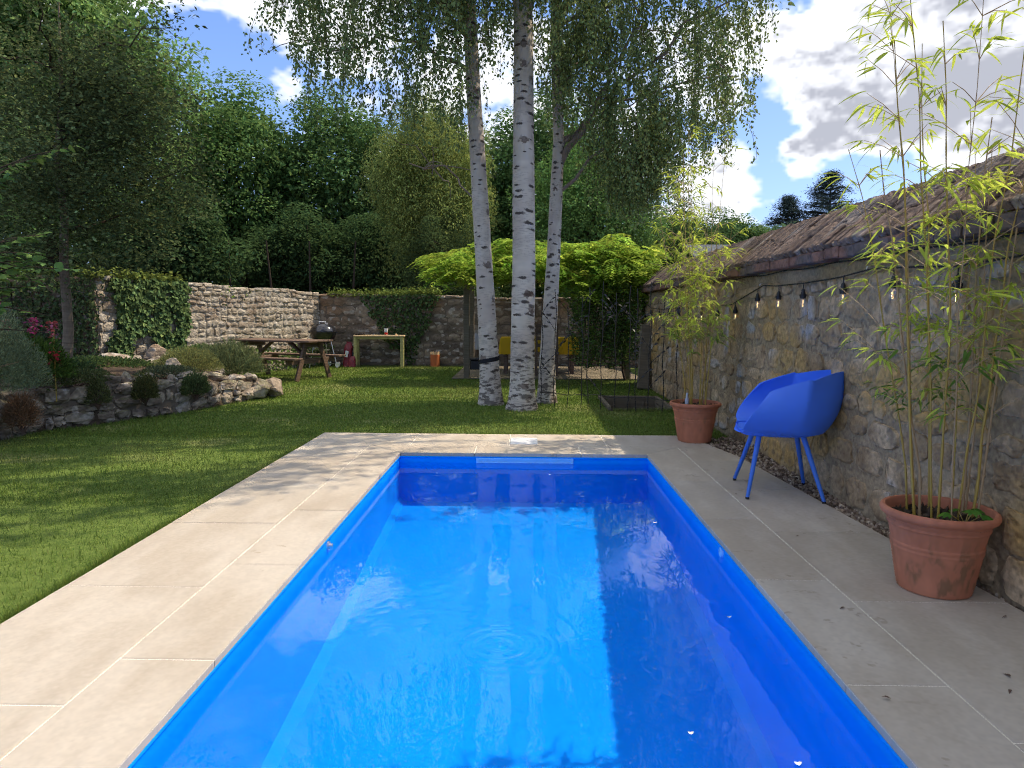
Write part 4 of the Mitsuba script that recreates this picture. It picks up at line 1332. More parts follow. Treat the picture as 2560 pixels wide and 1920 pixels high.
def pinnate(rng, C, n_leaf, L, W, col, length=.22, droop=.8):
    """Compound leaves: pairs of leaflets along a drooping midrib."""
    P, A, N, K = [], [], [], []
    for c in C:
        a = rng.uniform(0, 2 * np.pi)
        d = np.array([math.cos(a), math.sin(a), rng.uniform(-.3, .3)])
        cc = np.asarray(col) * math.exp(rng.normal(0, .32)) * np.array([1 + rng.normal(0, .12), 1, 1])
        s = np.array([-d[1], d[0], 0])
        for q in np.linspace(.15, 1, n_leaf):
            p = c + d * length * q - np.array([0, 0, droop * length * q * q * .6])
            for sg_ in (-1, 1):
                P.append(p)
                A.append(d * .55 + s * sg_ * .8 + np.array([0, 0, -.35 * droop]))
                N.append(np.array([0, 0, 1.0]) + rng.normal(0, .3, 3))
                K.append(cc)
    n = len(P)
    K = np.array(K) * np.exp(rng.normal(0, .14, (n, 1)))
    return leaf_cards(np.array(P), np.array(A), np.array(N), L * rng.uniform(.75, 1.2, n), W * rng.uniform(.8, 1.2, n), K, .15)


t = thing('wisteria', 'bright yellow green wisteria heaped over the pergola roof', 'climbing plant')
nb = 92
bx = rng.uniform(-1.7, 2.35, nb)
by = rng.uniform(13.3, 16.6, nb)
hx = np.interp(bx, [-1.9, -1.3, -.3, .9, 1.8, 2.8], [.02, .24, .40, .60, .50, .12])
bz = 2.08 + hx * rng.uniform(.3, 1.0, nb)
fr = 34
bx = np.concatenate([bx, rng.uniform(-1.8, 2.3, fr), rng.uniform(1.1, 2.2, 12)])
by = np.concatenate([by, rng.uniform(13.0, 13.4, fr), rng.uniform(13.0, 13.5, 12)])
bz = np.concatenate([bz, rng.uniform(1.92, 2.3, fr), rng.uniform(1.6, 2.0, 12)])
B = np.stack([bx, by, bz], 1)
per = 26
rad = np.repeat(rng.uniform(.16, .36, len(B)), per)[:, None]
dd = unit(rng.normal(0, 1, (len(B) * per, 3)) + [0, -.15, .4])
C = np.repeat(B, per, 0) + dd * rad * np.array([1.1, 1, .75])
put_leaves('foliage', pinnate(rng, C, 5, .115, .045, (.30, .41, .06)), t, 'leaf_thin')
st = []
for p0, p1 in [((1.95, 13.75, 0), (1.75, 14.2, 2.1)), ((1.75, 14.2, 2.1), (-1.3, 14.0, 2.15)), ((1.75, 14.2, 2.1), (.2, 15.8, 2.2)), ((.4, 14.1, 2.15), (-1.0, 16, 2.2))]:
    st.append(limb(rng, p0, p1, .03, .012, 12, .06))
put('stem', join(st), 'bark_dark', t)
t = thing('ivy_shrub', 'bushy dark evergreen shrub with glossy lance leaves under the right end of the pergola', 'shrub')
C = []
for i in range(270):
    b = np.array([rng.uniform(.9, 2.15), rng.uniform(12.9, 13.9), rng.uniform(.2, 1.5)])
    C.append(b)
lv = []
st = []
for b in C:
    e = b + [rng.normal(0, .12), rng.normal(-.05, .08), rng.uniform(.3, .6)]
    st.append(tube([b, e], [.005, .003], 4))
    for q in np.linspace(0, 1, 18):
        a = rng.uniform(0, 6.28)
        lv.append((b + (e - b) * q, [math.cos(a), math.sin(a), rng.uniform(.0, .6)], [rng.normal(0, .3), rng.normal(0, .3), 1]))
P, A, N = (np.array([x[i] for x in lv], float) for i in range(3))
put('stem', join(st), 'bark_dark', t)
put_leaves('foliage', leaf_cards(P, A, N, rng.uniform(.08, .15, len(P)), rng.uniform(.03, .042, len(P)), tint(rng, len(P), (.15, .25, .06), .3), .2), t, 'leaf_gloss')

# ------------------------------------------------------------------ planters with bamboo
def pot(label, at, s, h):
    """s: rim radius, h: height; a thrown pot with a rolled rim and two raised bands."""
    t = thing('terracotta_pot', label, 'plant pot')
    k, b = s / .265, h / .385
    prof = [(0.0, .012), (.10, .012), (.150, .010), (.158, .0), (.168, .004), (.172, .016), (.174, .03), (.176, .034), (.205, .190), (.209, .196), (.210, .202), (.2075, .207), (.2085, .213), (.212, .219), (.2115, .226), (.209, .231),
            (.224, .297), (.2285, .301), (.232, .307), (.229, .313), (.230, .319), (.2345, .325), (.238, .331), (.2375, .337), (.242, .343), (.252, .345), (.262, .352), (.2665, .362), (.2665, .372), (.262, .381), (.253, .386), (.243, .384), (.237, .376), (.232, .355), (.214, .26), (.19, .12), (0.0, .11)]
    v, f = lathe([(r * k, z * b) for r, z in prof], at, 72)
    w = meshkit.fbm(v * 6, 2, 3) - .5
    v[:, :2] += (v[:, :2] - np.asarray(at)[:2]) * (w * .012)[:, None]
    put('body', (v, f), 'terracotta', t, smooth=35)
    r = np.random.default_rng(int(at[1] * 100))
    n = 22
    g = np.linspace(-1, 1, n)
    X, Y = np.meshgrid(g, g, indexing='ij')
    R = np.maximum(np.abs(X), np.abs(Y))
    A = np.arctan2(Y, X)
    rad = .238 * k
    q = np.stack([at[0] + R * rad * np.cos(A), at[1] + R * rad * np.sin(A), np.full_like(X, at[2] + h * .86) + .018 * r.normal(0, 1, X.shape) * (R < .95)], -1).reshape(-1, 3)
    put('compost', (q, grid(n, n)), 'soil', t)
    return t


def bamboo(label, at, n_canes, heights, spread_lo, spread_hi, lean, leaf_z, per, L, W, col, seed, thick, zbase, shade_col, keep=None, n_bare=2):
    r = np.random.default_rng(seed)
    t = thing('bamboo_plant', label, 'bamboo')
    at = np.asarray(at, float)
    tw, P, A, N, K = [], [], [], [], []
    for i in range(n_canes):
        a = i * 2.4 + r.uniform(0, .8)
        b = at + np.array([math.cos(a), math.sin(a), 0]) * spread_lo * math.sqrt(r.uniform(.1, 1.15)) + [0, 0, zbase]
        H = r.uniform(*heights)
        d = np.array([math.cos(a), math.sin(a), 0]) * spread_hi * r.uniform(.3, 1) + np.asarray(lean) * r.uniform(.3, 1.2)
        m = 9
        q = np.linspace(0, 1, m)[:, None]
        pts = b + d * q ** 1.25 + np.array([0, 0, H]) * q
        pts[1:, :2] += np.cumsum(r.normal(0, .008, (m - 1, 2)), 0)
        th = thick * r.uniform(.6, 1.25)
        dry = r.uniform() < .22
        ln = int(H / .16)
        zz = np.linspace(0, 1, ln * 3 + 1)
        cp = np.stack([np.interp(zz, q[:, 0], pts[:, k]) for k in range(3)], 1)
        rr = th * (1 - .72 * zz)
        rr[::3] *= 1.32
        put('cane', tube(cp, rr, 7), 'cane_dry' if dry else 'cane', t, smooth=True)
        if i < n_bare:
            continue
        for j in range(3, ln):
            z = j / ln
            if at[2] + zbase + H * z < leaf_z or r.uniform() < .14:
                continue
            s = np.array([np.interp(z, q[:, 0], pts[:, k]) for k in range(3)])
            for _ in range(r.integers(2, 4)):
                a2 = r.uniform(0, 6.28)
                bl = r.uniform(.10, .34) * (1.15 - .5 * z)
                e = s + np.array([math.cos(a2) * .8, math.sin(a2) * .8, r.uniform(.25, .8)]) * bl
                e[0] = min(e[0], 2.16) if s[2] < 1.6 else e[0]
                if keep and not keep(e):
                    continue
                tw.append(tube([s, s * .5 + e * .5 + [0, 0, bl * .05], e], [.0022, .0018, .0012], 4, cap=False))
                k_ = r.integers(2, per + 1)
                for c in range(r.integers(1, 4)):
                    p = s + (e - s) * (1 - .3 * c) if c else e
                    for _l in range(k_):
                        a3 = a2 + r.normal(0, .8)
                        P.append(p + r.normal(0, .006, 3))
                        A.append([math.cos(a3), math.sin(a3), r.normal(-.18, .35)])
                        N.append([r.normal(0, .35), r.normal(0, .35), 1])
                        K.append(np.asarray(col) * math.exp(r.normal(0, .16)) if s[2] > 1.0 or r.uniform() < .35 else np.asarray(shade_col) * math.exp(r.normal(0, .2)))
    P, A, N, K = map(np.array, (P, A, N, K))
    ok = P[:, 0] < np.where(P[:, 2] < 1.62, 2.14, 9)
    P, A, N, K = P[ok], A[ok], N[ok], K[ok]
    n = len(P)
    put('branchlet', join(tw), 'cane_dry', t, kind='stuff')
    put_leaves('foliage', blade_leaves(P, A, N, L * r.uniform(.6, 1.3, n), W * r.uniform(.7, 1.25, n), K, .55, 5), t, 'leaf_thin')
    return t


pot('terracotta pot at the far corner of the paving, against the lawn', (1.715, 7.10, 0.0), .252, .395)
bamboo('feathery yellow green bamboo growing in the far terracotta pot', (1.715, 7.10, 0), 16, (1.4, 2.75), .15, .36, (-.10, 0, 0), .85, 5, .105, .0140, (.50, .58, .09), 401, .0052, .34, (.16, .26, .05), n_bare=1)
pot('larger weathered terracotta pot nearest the camera by the long wall', (1.925, 3.255, 0.0), .243, .385)
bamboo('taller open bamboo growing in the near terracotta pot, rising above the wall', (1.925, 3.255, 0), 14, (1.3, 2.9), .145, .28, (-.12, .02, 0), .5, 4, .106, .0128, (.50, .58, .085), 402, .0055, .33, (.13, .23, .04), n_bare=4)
r4 = np.random.default_rng(403)
t = thing('maple_seedling', 'small lobed green seedling in the near terracotta pot', 'seedling')
lv, st = [], []
for i in range(7):
    a = r4.uniform(0, 6.28)
    b = np.array([1.965, 3.12, .345])
    e = b + [math.cos(a) * r4.uniform(.02, .085), math.sin(a) * .05 - .01, r4.uniform(.03, .10)]
    st.append(tube([b, e], .0018, 4))
    for k in range(5):
        a2 = a + (k - 2) * .62
        lv.append((e, [math.cos(a2), math.sin(a2), -.25], [0, -.3, 1], .052 - .007 * abs(k - 2)))
P, A, N, Ls = (np.array([x[i] for x in lv], float) for i in range(4))
put('stem', join(st), 'cane', t)
put_leaves('foliage', blade_leaves(P, A, N, Ls, Ls * .55, tint(r4, len(P), (.10, .22, .035), .15), .3, 5), t, 'leaf')
t = thing('plant_label_tube', 'small grey plastic feeder tube stuck in the far terracotta pot', 'feeder')
put('body', lathe([(0, 0), (.016, 0), (.02, .10), (.012, .12), (.010, .17), (0, .172)], (1.60, 6.97, .33), 16), 'grey_panel', t, smooth=40)

# ------------------------------------------------------------------ the blue armchair
t = thing('armchair', 'bright blue moulded armchair on four splayed legs against the long wall', 'chair')
CC, CA = np.array([1.82, 5.05, 0.0]), math.atan2(.20, -.98)


def to_chair(v):
    return rot(np.asarray(v, float), CA) + CC


def chair_curves(s):
    """s in [-1, 1] round the U: returns the foot line and the top line of the shell."""
    a = np.abs(s)
    y = np.sign(s)
    # top line: straight along the arm, then round the back
    k = np.clip((1 - a) / .52, 0, 1)          # 0 at the arm front, 1 where the back bend starts
    w = np.clip((.48 - a) / .48, 0, 1)        # 0 at the bend start, 1 at the middle of the back
    ang = w * np.pi / 2
    tx = np.where(a > .48, .105 + (-.15 - .105) * k, np.interp(w, [0, .85, 1], [-.15, -.385, -.40]))
    ty = np.where(a > .48, .295 + .02 * k, np.interp(w, [0, .85, 1], [.315, .07, 0]))
    tz = np.where(a > .48, .745 + (.832 - .735) * k ** .8, .832 + .052 * np.sin(ang))
    bx = np.where(a > .48, .265 + (-.06 - .265) * k, -.06 - .22 * np.sin(ang))
    by = np.where(a > .48,  .265 - .005 * k, .26 * np.cos(ang) ** .75)
    bz = np.where(a > .48, .485 - .02 * k, .465 + .0 * ang)
    return np.stack([bx, by * y, bz], -1), np.stack([tx, ty * y, tz], -1)


def chair_shell():
    ns, nt, nb = 81, 15, 9
    s = np.linspace(-1, 1, ns)
    foot, top = chair_curves(s)
    out_dir = unit(np.stack([top[:, 0] + .02, top[:, 1] * 1.5, top[:, 0] * 0], -1) * np.array([1, 1, 0]))
    flat_side = np.clip((np.abs(s) - .4) / .3, 0, 1)[:, None]
    out_dir = unit(out_dir * (1 - flat_side) + flat_side * np.stack([s * 0, np.sign(s), s * 0], -1))
    rows = []
    mid = np.stack([foot[:, 0] * .96 + .012 + .04 * np.clip((np.abs(s) - .75) / .25, 0, 1), foot[:, 1] * 0, foot[:, 2] * 0 + .452 + .015 * np.clip((np.abs(s) - .75) / .25, 0, 1)], -1)
    for q in np.linspace(0, 1, nb)[:-1]:       # the seat, from its middle line out to the foot line
        e = q ** 1.0
        p = mid * (1 - e) + foot * e
        p[:, 2] = .452 + (foot[:, 2] - .452) * e ** 3
        rows.append(p)
    for q in np.linspace(0, 1, nt):
        p = foot * (1 - q) + top * q + out_dir * (.052 * math.sin(math.pi * q ** .8))
        p[:, 0] += .030 * math.sin(math.pi * q ** .6) * np.clip((np.abs(s) - .72) / .28, 0, 1) ** 1.5
        rows.append(p)
    inner = np.stack(rows, 0)
    m = len(rows)
    # thickness along the vertex normals
    f = grid(m, ns)
    V = inner.reshape(-1, 3)
    nrm = np.zeros_like(V)
    fn = np.cross(V[f[:, 1]] - V[f[:, 0]], V[f[:, 2]] - V[f[:, 0]])
    for k in range(3):
        np.add.at(nrm, f[:, k], fn)
    nrm = unit(nrm)
    c = V.mean(0) + [0, 0, .25]
    sgn = np.sign((nrm * (V - c)).sum(1).mean())
    O = V + nrm * sgn * .012
    n = len(V)
    edge = [(m - 1) * ns + i for i in range(ns)]
    left = [i * ns for i in range(m)]
    right = [i * ns + ns - 1 for i in range(m)]
    fs = [f, f[:, ::-1] + n]
    for E_ in (edge, left, right):
        E_ = np.array(E_)
        fs.append(np.vstack([np.stack([E_[:-1], E_[1:], E_[1:] + n], 1), np.stack([E_[:-1], E_[1:] + n, E_[:-1] + n], 1)]))
    return np.vstack([V, O]), np.vstack(fs)


v, f = chair_shell()
put('shell', (to_chair(v), f), 'blue_shell', t, smooth=32)
pan = []
o = np.array([(.285, .0), (.285, .13), (.26, .20), (.05, .232), (-.15, .21), (-.235, .12), (-.25, 0)])
o = np.vstack([o, o[1:-1][::-1] * [1, -1]])
rings = [np.c_[o * [1.0, 1.02], np.full(len(o), .475)], np.c_[o * [1.0, 1.03], np.full(len(o), .455)], np.c_[o * [.93, .93], np.full(len(o), .435)], np.c_[o * .75, np.full(len(o), .424)], np.c_[o * .3, np.full(len(o), .421)]]
q = np.stack(rings + [np.c_[o * 0, np.full(len(o), .421)]], 0)
nn = len(o)
q = np.concatenate([q, q[:, :1]], 1)
put('seat_pan', (to_chair(q.reshape(-1, 3)), grid(6, nn + 1)), 'blue_shell', t, smooth=60)
for wx, wy, sx, sy in ((1.62, 5.39, .15, -.15), (1.545, 4.83, .15, .15), (2.10, 5.27, -.14, -.15), (2.03, 4.73, -.14, .15)):     # feet stand wider than the shell
    fx, fy = rot(np.array([[wx, wy, 0]]) - CC, -CA)[0][:2]
    p0, p1 = np.array([sx, sy, .432]), np.array([fx, fy, .012])
    lg = put('leg', tube(to_chair([p0, p0 * .5 + p1 * .5, p1]), [.019, .016, .0125], 14), 'blue_leg', t, smooth=40)
    put('foot_cap', tube(to_chair([p1 + (p0 - p1) * .01, p1 - [0, 0, .010]]), [.0132, .0125], 12), 'black_plastic', lg, smooth=40)

# ------------------------------------------------------------------ string lights on the long wall
t = thing('string_lights', 'festoon string of bulbs looped along the top of the long wall', 'string lights')
CY = [2.3, 3.13, 3.67, 4.11, 4.555, 5.02, 5.65, 6.28, 6.59, 6.855, 7.58, 8.08, 8.9, 9.6, 10.7, 11.3, 12.3, 13.2]
CZ = [1.55, 1.534, 1.518, 1.542, 1.561, 1.527, 1.514, 1.517, 1.537, 1.495, 1.372, 1.367, 1.365, 1.353, 1.36, 1.34, 1.37, 1.5]
yy = np.linspace(2.3, 13.2, 110)
put('cable', tube(np.stack([face_x(yy, yy * 0 + 1.5) - .035, yy, np.interp(yy, CY, CZ)], 1), .0055, 6), 'black_plastic', t, smooth=True)
for y in (4.555, 6.59, 8.9, 10.7):
    zc = np.interp(y, CY, CZ)
    put('hook', tube([(float(face_x(np.array(y), np.array(1.5))) + .01, y, zc + .015), (2.15, y, zc + .012), (2.145, y, zc - .004)], .004, 6), 'aluminium', t)
for y in (3.08, 3.64, 4.28, 4.93, 5.61, 6.17, 6.74, 7.42, 8.09, 8.8, 9.5, 10.2, 10.9, 11.6, 12.3):
    zc = float(np.interp(y, CY, CZ))
    x = float(face_x(np.array(y), np.array(1.5))) - .040
    dz = .04 if y > 8.3 else .055
    sk = put('socket', join([tube([(x, y, zc), (x, y, zc - dz)], .004, 6), lathe([(0, 0), (.020, 0), (.026, .03), (.018, .036), (.013, .066), (.006, .076), (0, .076)], (x, y, zc - dz - .065), 14)]), 'black_plastic', t, smooth=40)
    zb = zc - dz - .065
    b = put('bulb', lathe([(.015, .002), (.017, -.006), (.027, -.028), (.031, -.048), (.027, -.066), (.015, -.078), (0, -.082)], (x, y, zb), 16), 'bulb_glass', sk, smooth=True)
    fk = f'{sk}__filament'
    scene[fk] = ply(lathe([(0, -.012), (.0055, -.014), (.0055, -.058), (0, -.060)], (x, y, zb), 8), 'filament', smooth=True)
    scene[fk]['emitter'] = {'type': 'area', 'radiance': rgb(4.2, 3.2, 1.9)}
t = alone('black_cable', tube(np.stack([2.185 + 0 * yy, yy, 1.638 - .012 * np.sin(yy * 3.1) ** 2], 1), .005, 5), 'black_plastic', 'thin dark cable pinned under the brick course of the long wall', 'cable', smooth=True)

# ------------------------------------------------------------------ iron plant screens
def screen(label, x0, y0, x1, y1, seed, tops):
    r = np.random.default_rng(seed)
    t = thing('plant_screen', label, 'trellis', 'iron plant screens beside the right birch')
    p0, p1 = np.array([x0, y0, 0]), np.array([x1, y1, 0])
    e = unit(p1 - p0)
    L = np.linalg.norm(p1 - p0)
    for i in range(4):
        u = L * i / 3
        z = np.linspace(-.03, tops[i], 26)
        w = .008 * np.sin(z * 9 + r.uniform(0, 6)) + .008 * np.sin(z * 4 + r.uniform(0, 6))
        put('rod', tube(p0 + e * (u + w)[:, None] + np.c_[np.zeros((26, 2)), z], .0062, 6), 'black_iron', t, smooth=True)
    u = np.linspace(-.05, L + .05, 18)
    put('cross_bar', tube(p0 + e * u[:, None] + np.c_[np.zeros((18, 2)), .155 + .012 * np.sin(u * 12)], .005, 6), 'black_iron', t, smooth=True)
    for i in range(9):
        u0 = L * r.integers(0, 4) / 3
        z0 = r.uniform(.15, 1.35)
        s = r.choice([-1, 1])
        k = np.linspace(0, 1, 8)
        pts = p0 + e * (u0 + s * k * r.uniform(.10, .22))[:, None] + np.c_[np.zeros((8, 2)), z0 + .22 * k ** .8]
        tw = put('twig', tube(pts, np.linspace(.0042, .002, 8), 5), 'black_iron', t)
        lf = []
        for q in (3, 5, 7):
            a = s * e * r.uniform(.3, 1) + np.array([0, r.normal(0, .3), r.uniform(.1, .9)])
            lf.append(blade_leaves(pts[[q]], a[None], np.array([[r.normal(0, .5), -1, .5]]), np.array([.062]), np.array([.026]), np.array([[.02, .018, .016]]), .2, 4))
        v, f, c = merge_leaves(lf)
        put('leaf', (v, f), 'black_iron', tw)
    return t


screen('black iron plant screen with leaf twigs, in front of the right birch', .239, 9.95, .785, 9.72, 501, (1.52, 1.60, 1.38, 1.5))
screen('black iron plant screen with leaf twigs, middle one of three', .864, 9.69, 1.397, 9.47, 502, (1.62, 1.7, 1.55, 1.64))
screen('black iron plant screen with leaf twigs, nearest the long wall and over the sunken box', 1.477, 9.44, 1.982, 9.23, 503, (1.6, 1.68, 1.5, 1.45))

# sunken timber box in the lawn, the leaning sleeper
t = thing('sunken_box', 'sunken timber framed box set in the lawn beside the long wall', 'planter box')
put('floor', box(.81, 1.22, .02, (1.575, 10.11, -.24), b=.002), 'soil', t)
for i, (a, b) in enumerate([((1.15, 9.5, -.09), (1.15, 10.72, -.09)), ((2.0, 9.5, -.09), (2.0, 10.72, -.09)), ((1.12, 9.48, -.11), (2.03, 9.48, -.11)), ((1.12, 10.74, -.09), (2.03, 10.74, -.09))]):
    put('board', beam(a, b, .045, .24 if i != 2 else .14, b=.006), 'grey_wood', t)
for y in (9.8, 10.1, 10.4):
    pass
for x in (1.36, 1.58, 1.80):
    put('batten', box(.03, .02, .15, (x, 10.705, -.12), b=.003), 'grey_wood', t)
put('slab', box(.50, .55, .05, (1.60, 9.92, -.19), .05, b=.01), 'grout_pale', t, label='pale slab lying in the bottom')
alone('timber_sleeper', beam((2.03, 12.15, -.02), (2.13, 12.5, 1.07), .20, .11, up=(0, -1, .3), b=.012), 'grey_wood', 'thick weathered timber sleeper leaning on the long wall beyond the screens', 'timber')

# black strap on the left birch
c = along(0, .605)
a = np.linspace(0, 2 * np.pi, 49)
rr = .150
v = np.concatenate([np.stack([c[0] + rr * np.cos(a), c[1] + rr * np.sin(a), .605 + dz + .03 * np.cos(a)], 1) for dz in (-.03, .03)])
alone('tree_strap', (v, grid(2, 49)), 'strap_black', 'black strap buckled round the left birch trunk', 'strap', smooth=True)

# ------------------------------------------------------------------ picnic table
t = thing('picnic_table', 'brown wooden picnic table with fixed benches on the lawn', 'picnic table')
PC, PA = np.array([-4.77, 13.83, -.03]), -.37


def pic(v):
    return rot(np.asarray(v, float), PA) + PC


for i in range(5):
    v, f = box(1.92, .142, .036, (0, (i - 2) * .150, .745), b=.006)
    put('plank', (pic(v), f), 'brown_wood', t)
for s in (-1, 1):
    for j in (0, 1):
        v, f = box(1.92, .118, .036, (0, s * (.60 + .125 * j), .435), b=.006)
        put('bench_plank', (pic(v), f), 'brown_wood', t)
for x in (-.76, .76):
    for s in (-1, 1):
        v, f = beam((x, s * .20, .72), (x, s * .50, 0.0), .045, .105, up=(0, 1, 0), b=.006)
        put('leg', (pic(v), f), 'brown_wood', t)
    v, f = beam((x + .047 * np.sign(-x), -.72, .365), (x + .047 * np.sign(-x), .72, .365), .045, .10, b=.006)
    put('bench_beam', (pic(v), f), 'brown_wood', t)
    v, f = beam((x + .047 * np.sign(-x), -.36, .675), (x + .047 * np.sign(-x), .36, .675), .045, .09, b=.006)
    put('top_beam', (pic(v), f), 'brown_wood', t)
    v, f = beam((x * .88, 0, .37), (x * .28, 0, .72), .045, .085, up=(1, 0, 0) if False else (0, 1, 0), b=.006)
    put('brace', (pic(v), f), 'brown_wood', t)

# ------------------------------------------------------------------ kettle barbecue
t = thing('kettle_barbecue', 'black kettle barbecue with wheels standing behind the picnic table', 'barbecue')
KC = np.array([-4.71, 16.55, -.03])
put('bowl', lathe([(0, .555), (.08, .56), (.17, .60), (.245, .67), (.288, .76), (.297, .83), (.302, .835), (.302, .843), (.29, .845), (.27, .82), (0, .80)], KC, 48), 'black_enamel', t, smooth=40)
lidk = put('lid', lathe([(.304, .846), (.305, .853), (.298, .872), (.27, .935), (.21, .99), (.13, 1.022), (.05, 1.034), (0, 1.036)], KC, 48), 'black_enamel', t, smooth=40)
put('handle', tube(KC + np.array([(-.07, -.04, 1.02), (-.075, -.05, 1.075), (.075, -.05, 1.075), (.07, -.04, 1.02)]), .014, 8), 'white_plastic', lidk, smooth=40)
put('vent', lathe([(0, .012), (.03, .012), (.034, 0)], KC + [.10, -.06, 1.022], 20), 'aluminium', lidk, smooth=40)
for s in (-1, 1):
    put('side_handle', tube(KC + np.array([(s * .29, -.03, .82), (s * .345, -.035, .83), (s * .345, .035, .83), (s * .29, .03, .82)]), .010, 8), 'black_plastic', t, smooth=40)
for a, foot in ((-.6, (.33, -.10)), (1.6, (.0, .34)), (3.4, (-.30, -.16))):
    p0 = np.array([math.cos(math.atan2(foot[1], foot[0])) * .20, math.sin(math.atan2(foot[1], foot[0])) * .20, .63])
    put('leg', tube(KC + np.array([p0, [foot[0], foot[1], .06 if foot[0] > 0.2 or foot[1] > .2 else 0.0]]), .012, 10), 'aluminium', t, smooth=40)
for foot in ((.37, -.14), (.04, .36)):
    w = lathe([(0, -.022), (.058, -.022), (.074, -.02), (.080, -.012), (.080, .012), (.074, .02), (.058, .022), (0, .022)], n=28)
    wk = put('wheel', (rot(w[0], -.35, 0, math.pi / 2) + KC + [foot[0], foot[1], .08], w[1]), 'black_plastic', t, smooth=40)
    hb = lathe([(0, .027), (.05, .027), (.066, .0235), (.0665, -.0235), (.05, -.027), (0, -.027)], n=24)
    put('hub', (rot(hb[0], -.35, 0, math.pi / 2) + KC + [foot[0], foot[1], .08], hb[1]), 'white_plastic', wk, smooth=40)
put('ash_catcher', lathe([(0, .40), (.13, .405), (.14, .43), (.138, .432), (.12, .415), (0, .41)], KC, 30), 'aluminium', t, smooth=40)
put('axle', tube(KC + np.array([(.36, -.13, .085), (.04, .35, .085)]), .008, 8), 'aluminium', t)
put('rack', join([tube(KC + np.array([(-.24, -.12 + .06 * i, .17 + 0 * i), (.27, -.10 + .06 * i, .17)]), .004, 5) for i in range(6)]), 'aluminium', t)

# bags of fuel, pale work bench with its tray and cup, clay pot
def sack(label, at, w, d, h, lean, mat, seed, patch=None):
    r = np.random.default_rng(seed)
    t = thing('fuel_sack', label, 'bag', 'fuel sacks leaning on the back wall')
    n, m = 24, 14
    a = np.arange(n) * 2 * np.pi / n
    rows = []
    for k in range(m):
        q = k / (m - 1)
        s = (1 - .15 * q - .5 * max(0, q - .75) * 2) * (1 if 0 < k else .9)
        tw = 1 - .85 * max(0, (q - .7) / .3)
        x = np.sign(np.cos(a)) * np.abs(np.cos(a)) ** .6 * w / 2 * s
        y = np.sign(np.sin(a)) * np.abs(np.sin(a)) ** .6 * d / 2 * s * tw
        rows.append(np.stack([x + lean[0] * q, y + lean[1] * q, np.full(n, h * q)], 1))
    v = np.vstack(rows + [[[lean[0], lean[1], h]]])
    v = v + (meshkit.fbm(v * 11 + seed, 3, seed)[:, None] - .5) * .07 * np.array([1, 1, .3])
    f = []
    for k in range(m - 1):
        for i in range(n):
            j = (i + 1) % n
            f += [[k * n + i, k * n + j, (k + 1) * n + j], [k * n + i, (k + 1) * n + j, (k + 1) * n + i]]
    for i in range(n):
        f.append([(m - 1) * n + i, (m - 1) * n + (i + 1) % n, m * n])
    put('body', (v + np.asarray(at), np.array(f)), mat, t, smooth=50)
    if patch:
        put('label_panel', box(patch[0], .012, patch[1], np.asarray(at) + [lean[0] * .55, -d / 2 - .012, h * .52], y=patch[2], b=.002), 'white_plastic', t)


sack('dark red fuel sack with a pale label panel, leaning by the barbecue wheel', (-4.24, 16.85, -.03), .20, .15, .60, (.03, .10), 'red_bag', 601, (.075, .15, .2))
sack('second dark fuel sack slumped between the red sack and the pale bench', (-4.10, 16.92, -.03), .18, .14, .50, (-.04, .08), 'black_plastic', 602)
sack('low crumpled red sack at the foot of the pale bench leg', (-4.08, 16.72, -.03), .16, .14, .26, (.0, .05), 'red_bag', 603)
t = thing('work_bench', 'narrow pale green timber bench standing by the back wall', 'bench')
put('top_board', box(1.20, .34, .035, (-3.46, 16.93, .715), .03, b=.006), 'pine_wood', t)
for x, y in ((-4.02, 16.80), (-2.92, 16.83), (-4.02, 17.05), (-2.93, 17.07)):
    put('leg', box(.075, .06, .73, (x, y, .33), .03, b=.006), 'fresh_wood', t)
for y in (16.83, 17.04):
    put('rail', box(1.04, .035, .06, (-3.46, y, .665), .03, b=.005), 'fresh_wood', t)
t = thing('black_tray', 'flat black tray lying on the left end of the pale bench', 'tray')
put('body', lathe([(0, .004), (.10, .004), (.115, .03), (.12, .03), (.108, 0), (0, 0)], (-3.93, 16.90, .735), 24), 'black_plastic', t, smooth=40)
put('handle', box(.20, .022, .014, (-3.74, 16.86, .752), .1, b=.004), 'black_plastic', t)
t = thing('plastic_cup', 'clear plastic cup half full of red drink on the pale bench', 'cup')
put('cup', lathe([(0, .004), (.034, .004), (.048, .155), (.0495, .155), (.0355, 0), (0, 0)], (-3.30, 16.88, .735), 24), 'clear_glass', t, smooth=40)
put('drink', lathe([(0, .006), (.0365, .0045), (.0425, .065), (0, .065)], (-3.30, 16.88, .735), 24), 'drink_red', t, smooth=40)
alone('bread_roll', lathe([(0, .03), (.02, .027), (.03, .012), (.026, .0), (0, 0)], (-3.06, 16.88, .735), 14), 'pine_wood', 'small pale lump left on the right end of the bench', 'scrap', smooth=True)
t = thing('clay_pot', 'small orange clay pot with a jagged rim at the foot of the back wall', 'plant pot')
m = lathe([(0, .03), (.09, .03), (.10, 0), (.112, .005), (.118, .30), (.108, .30), (.10, .04)], (-2.15, 17.02, -.03), 40)
put('body', m, 'orange_clay', t, smooth=30)
for i in range(9):
    a = i * 2 * np.pi / 9
    v = np.array([[-.03, 0, 0], [.03, 0, 0], [.012, 0, .075], [-.012, 0, .075], [-.03, .012, 0], [.03, .012, 0], [.012, .012, .075], [-.012, .012, .075]])
    h = trimesh.convex.convex_hull(v)
    put('rim_point', (rot(h.vertices, a + math.pi / 2) + [-2.15 + .112 * math.cos(a), 17.02 + .112 * math.sin(a), .265], np.asarray(h.faces)), 'pine_wood', t)

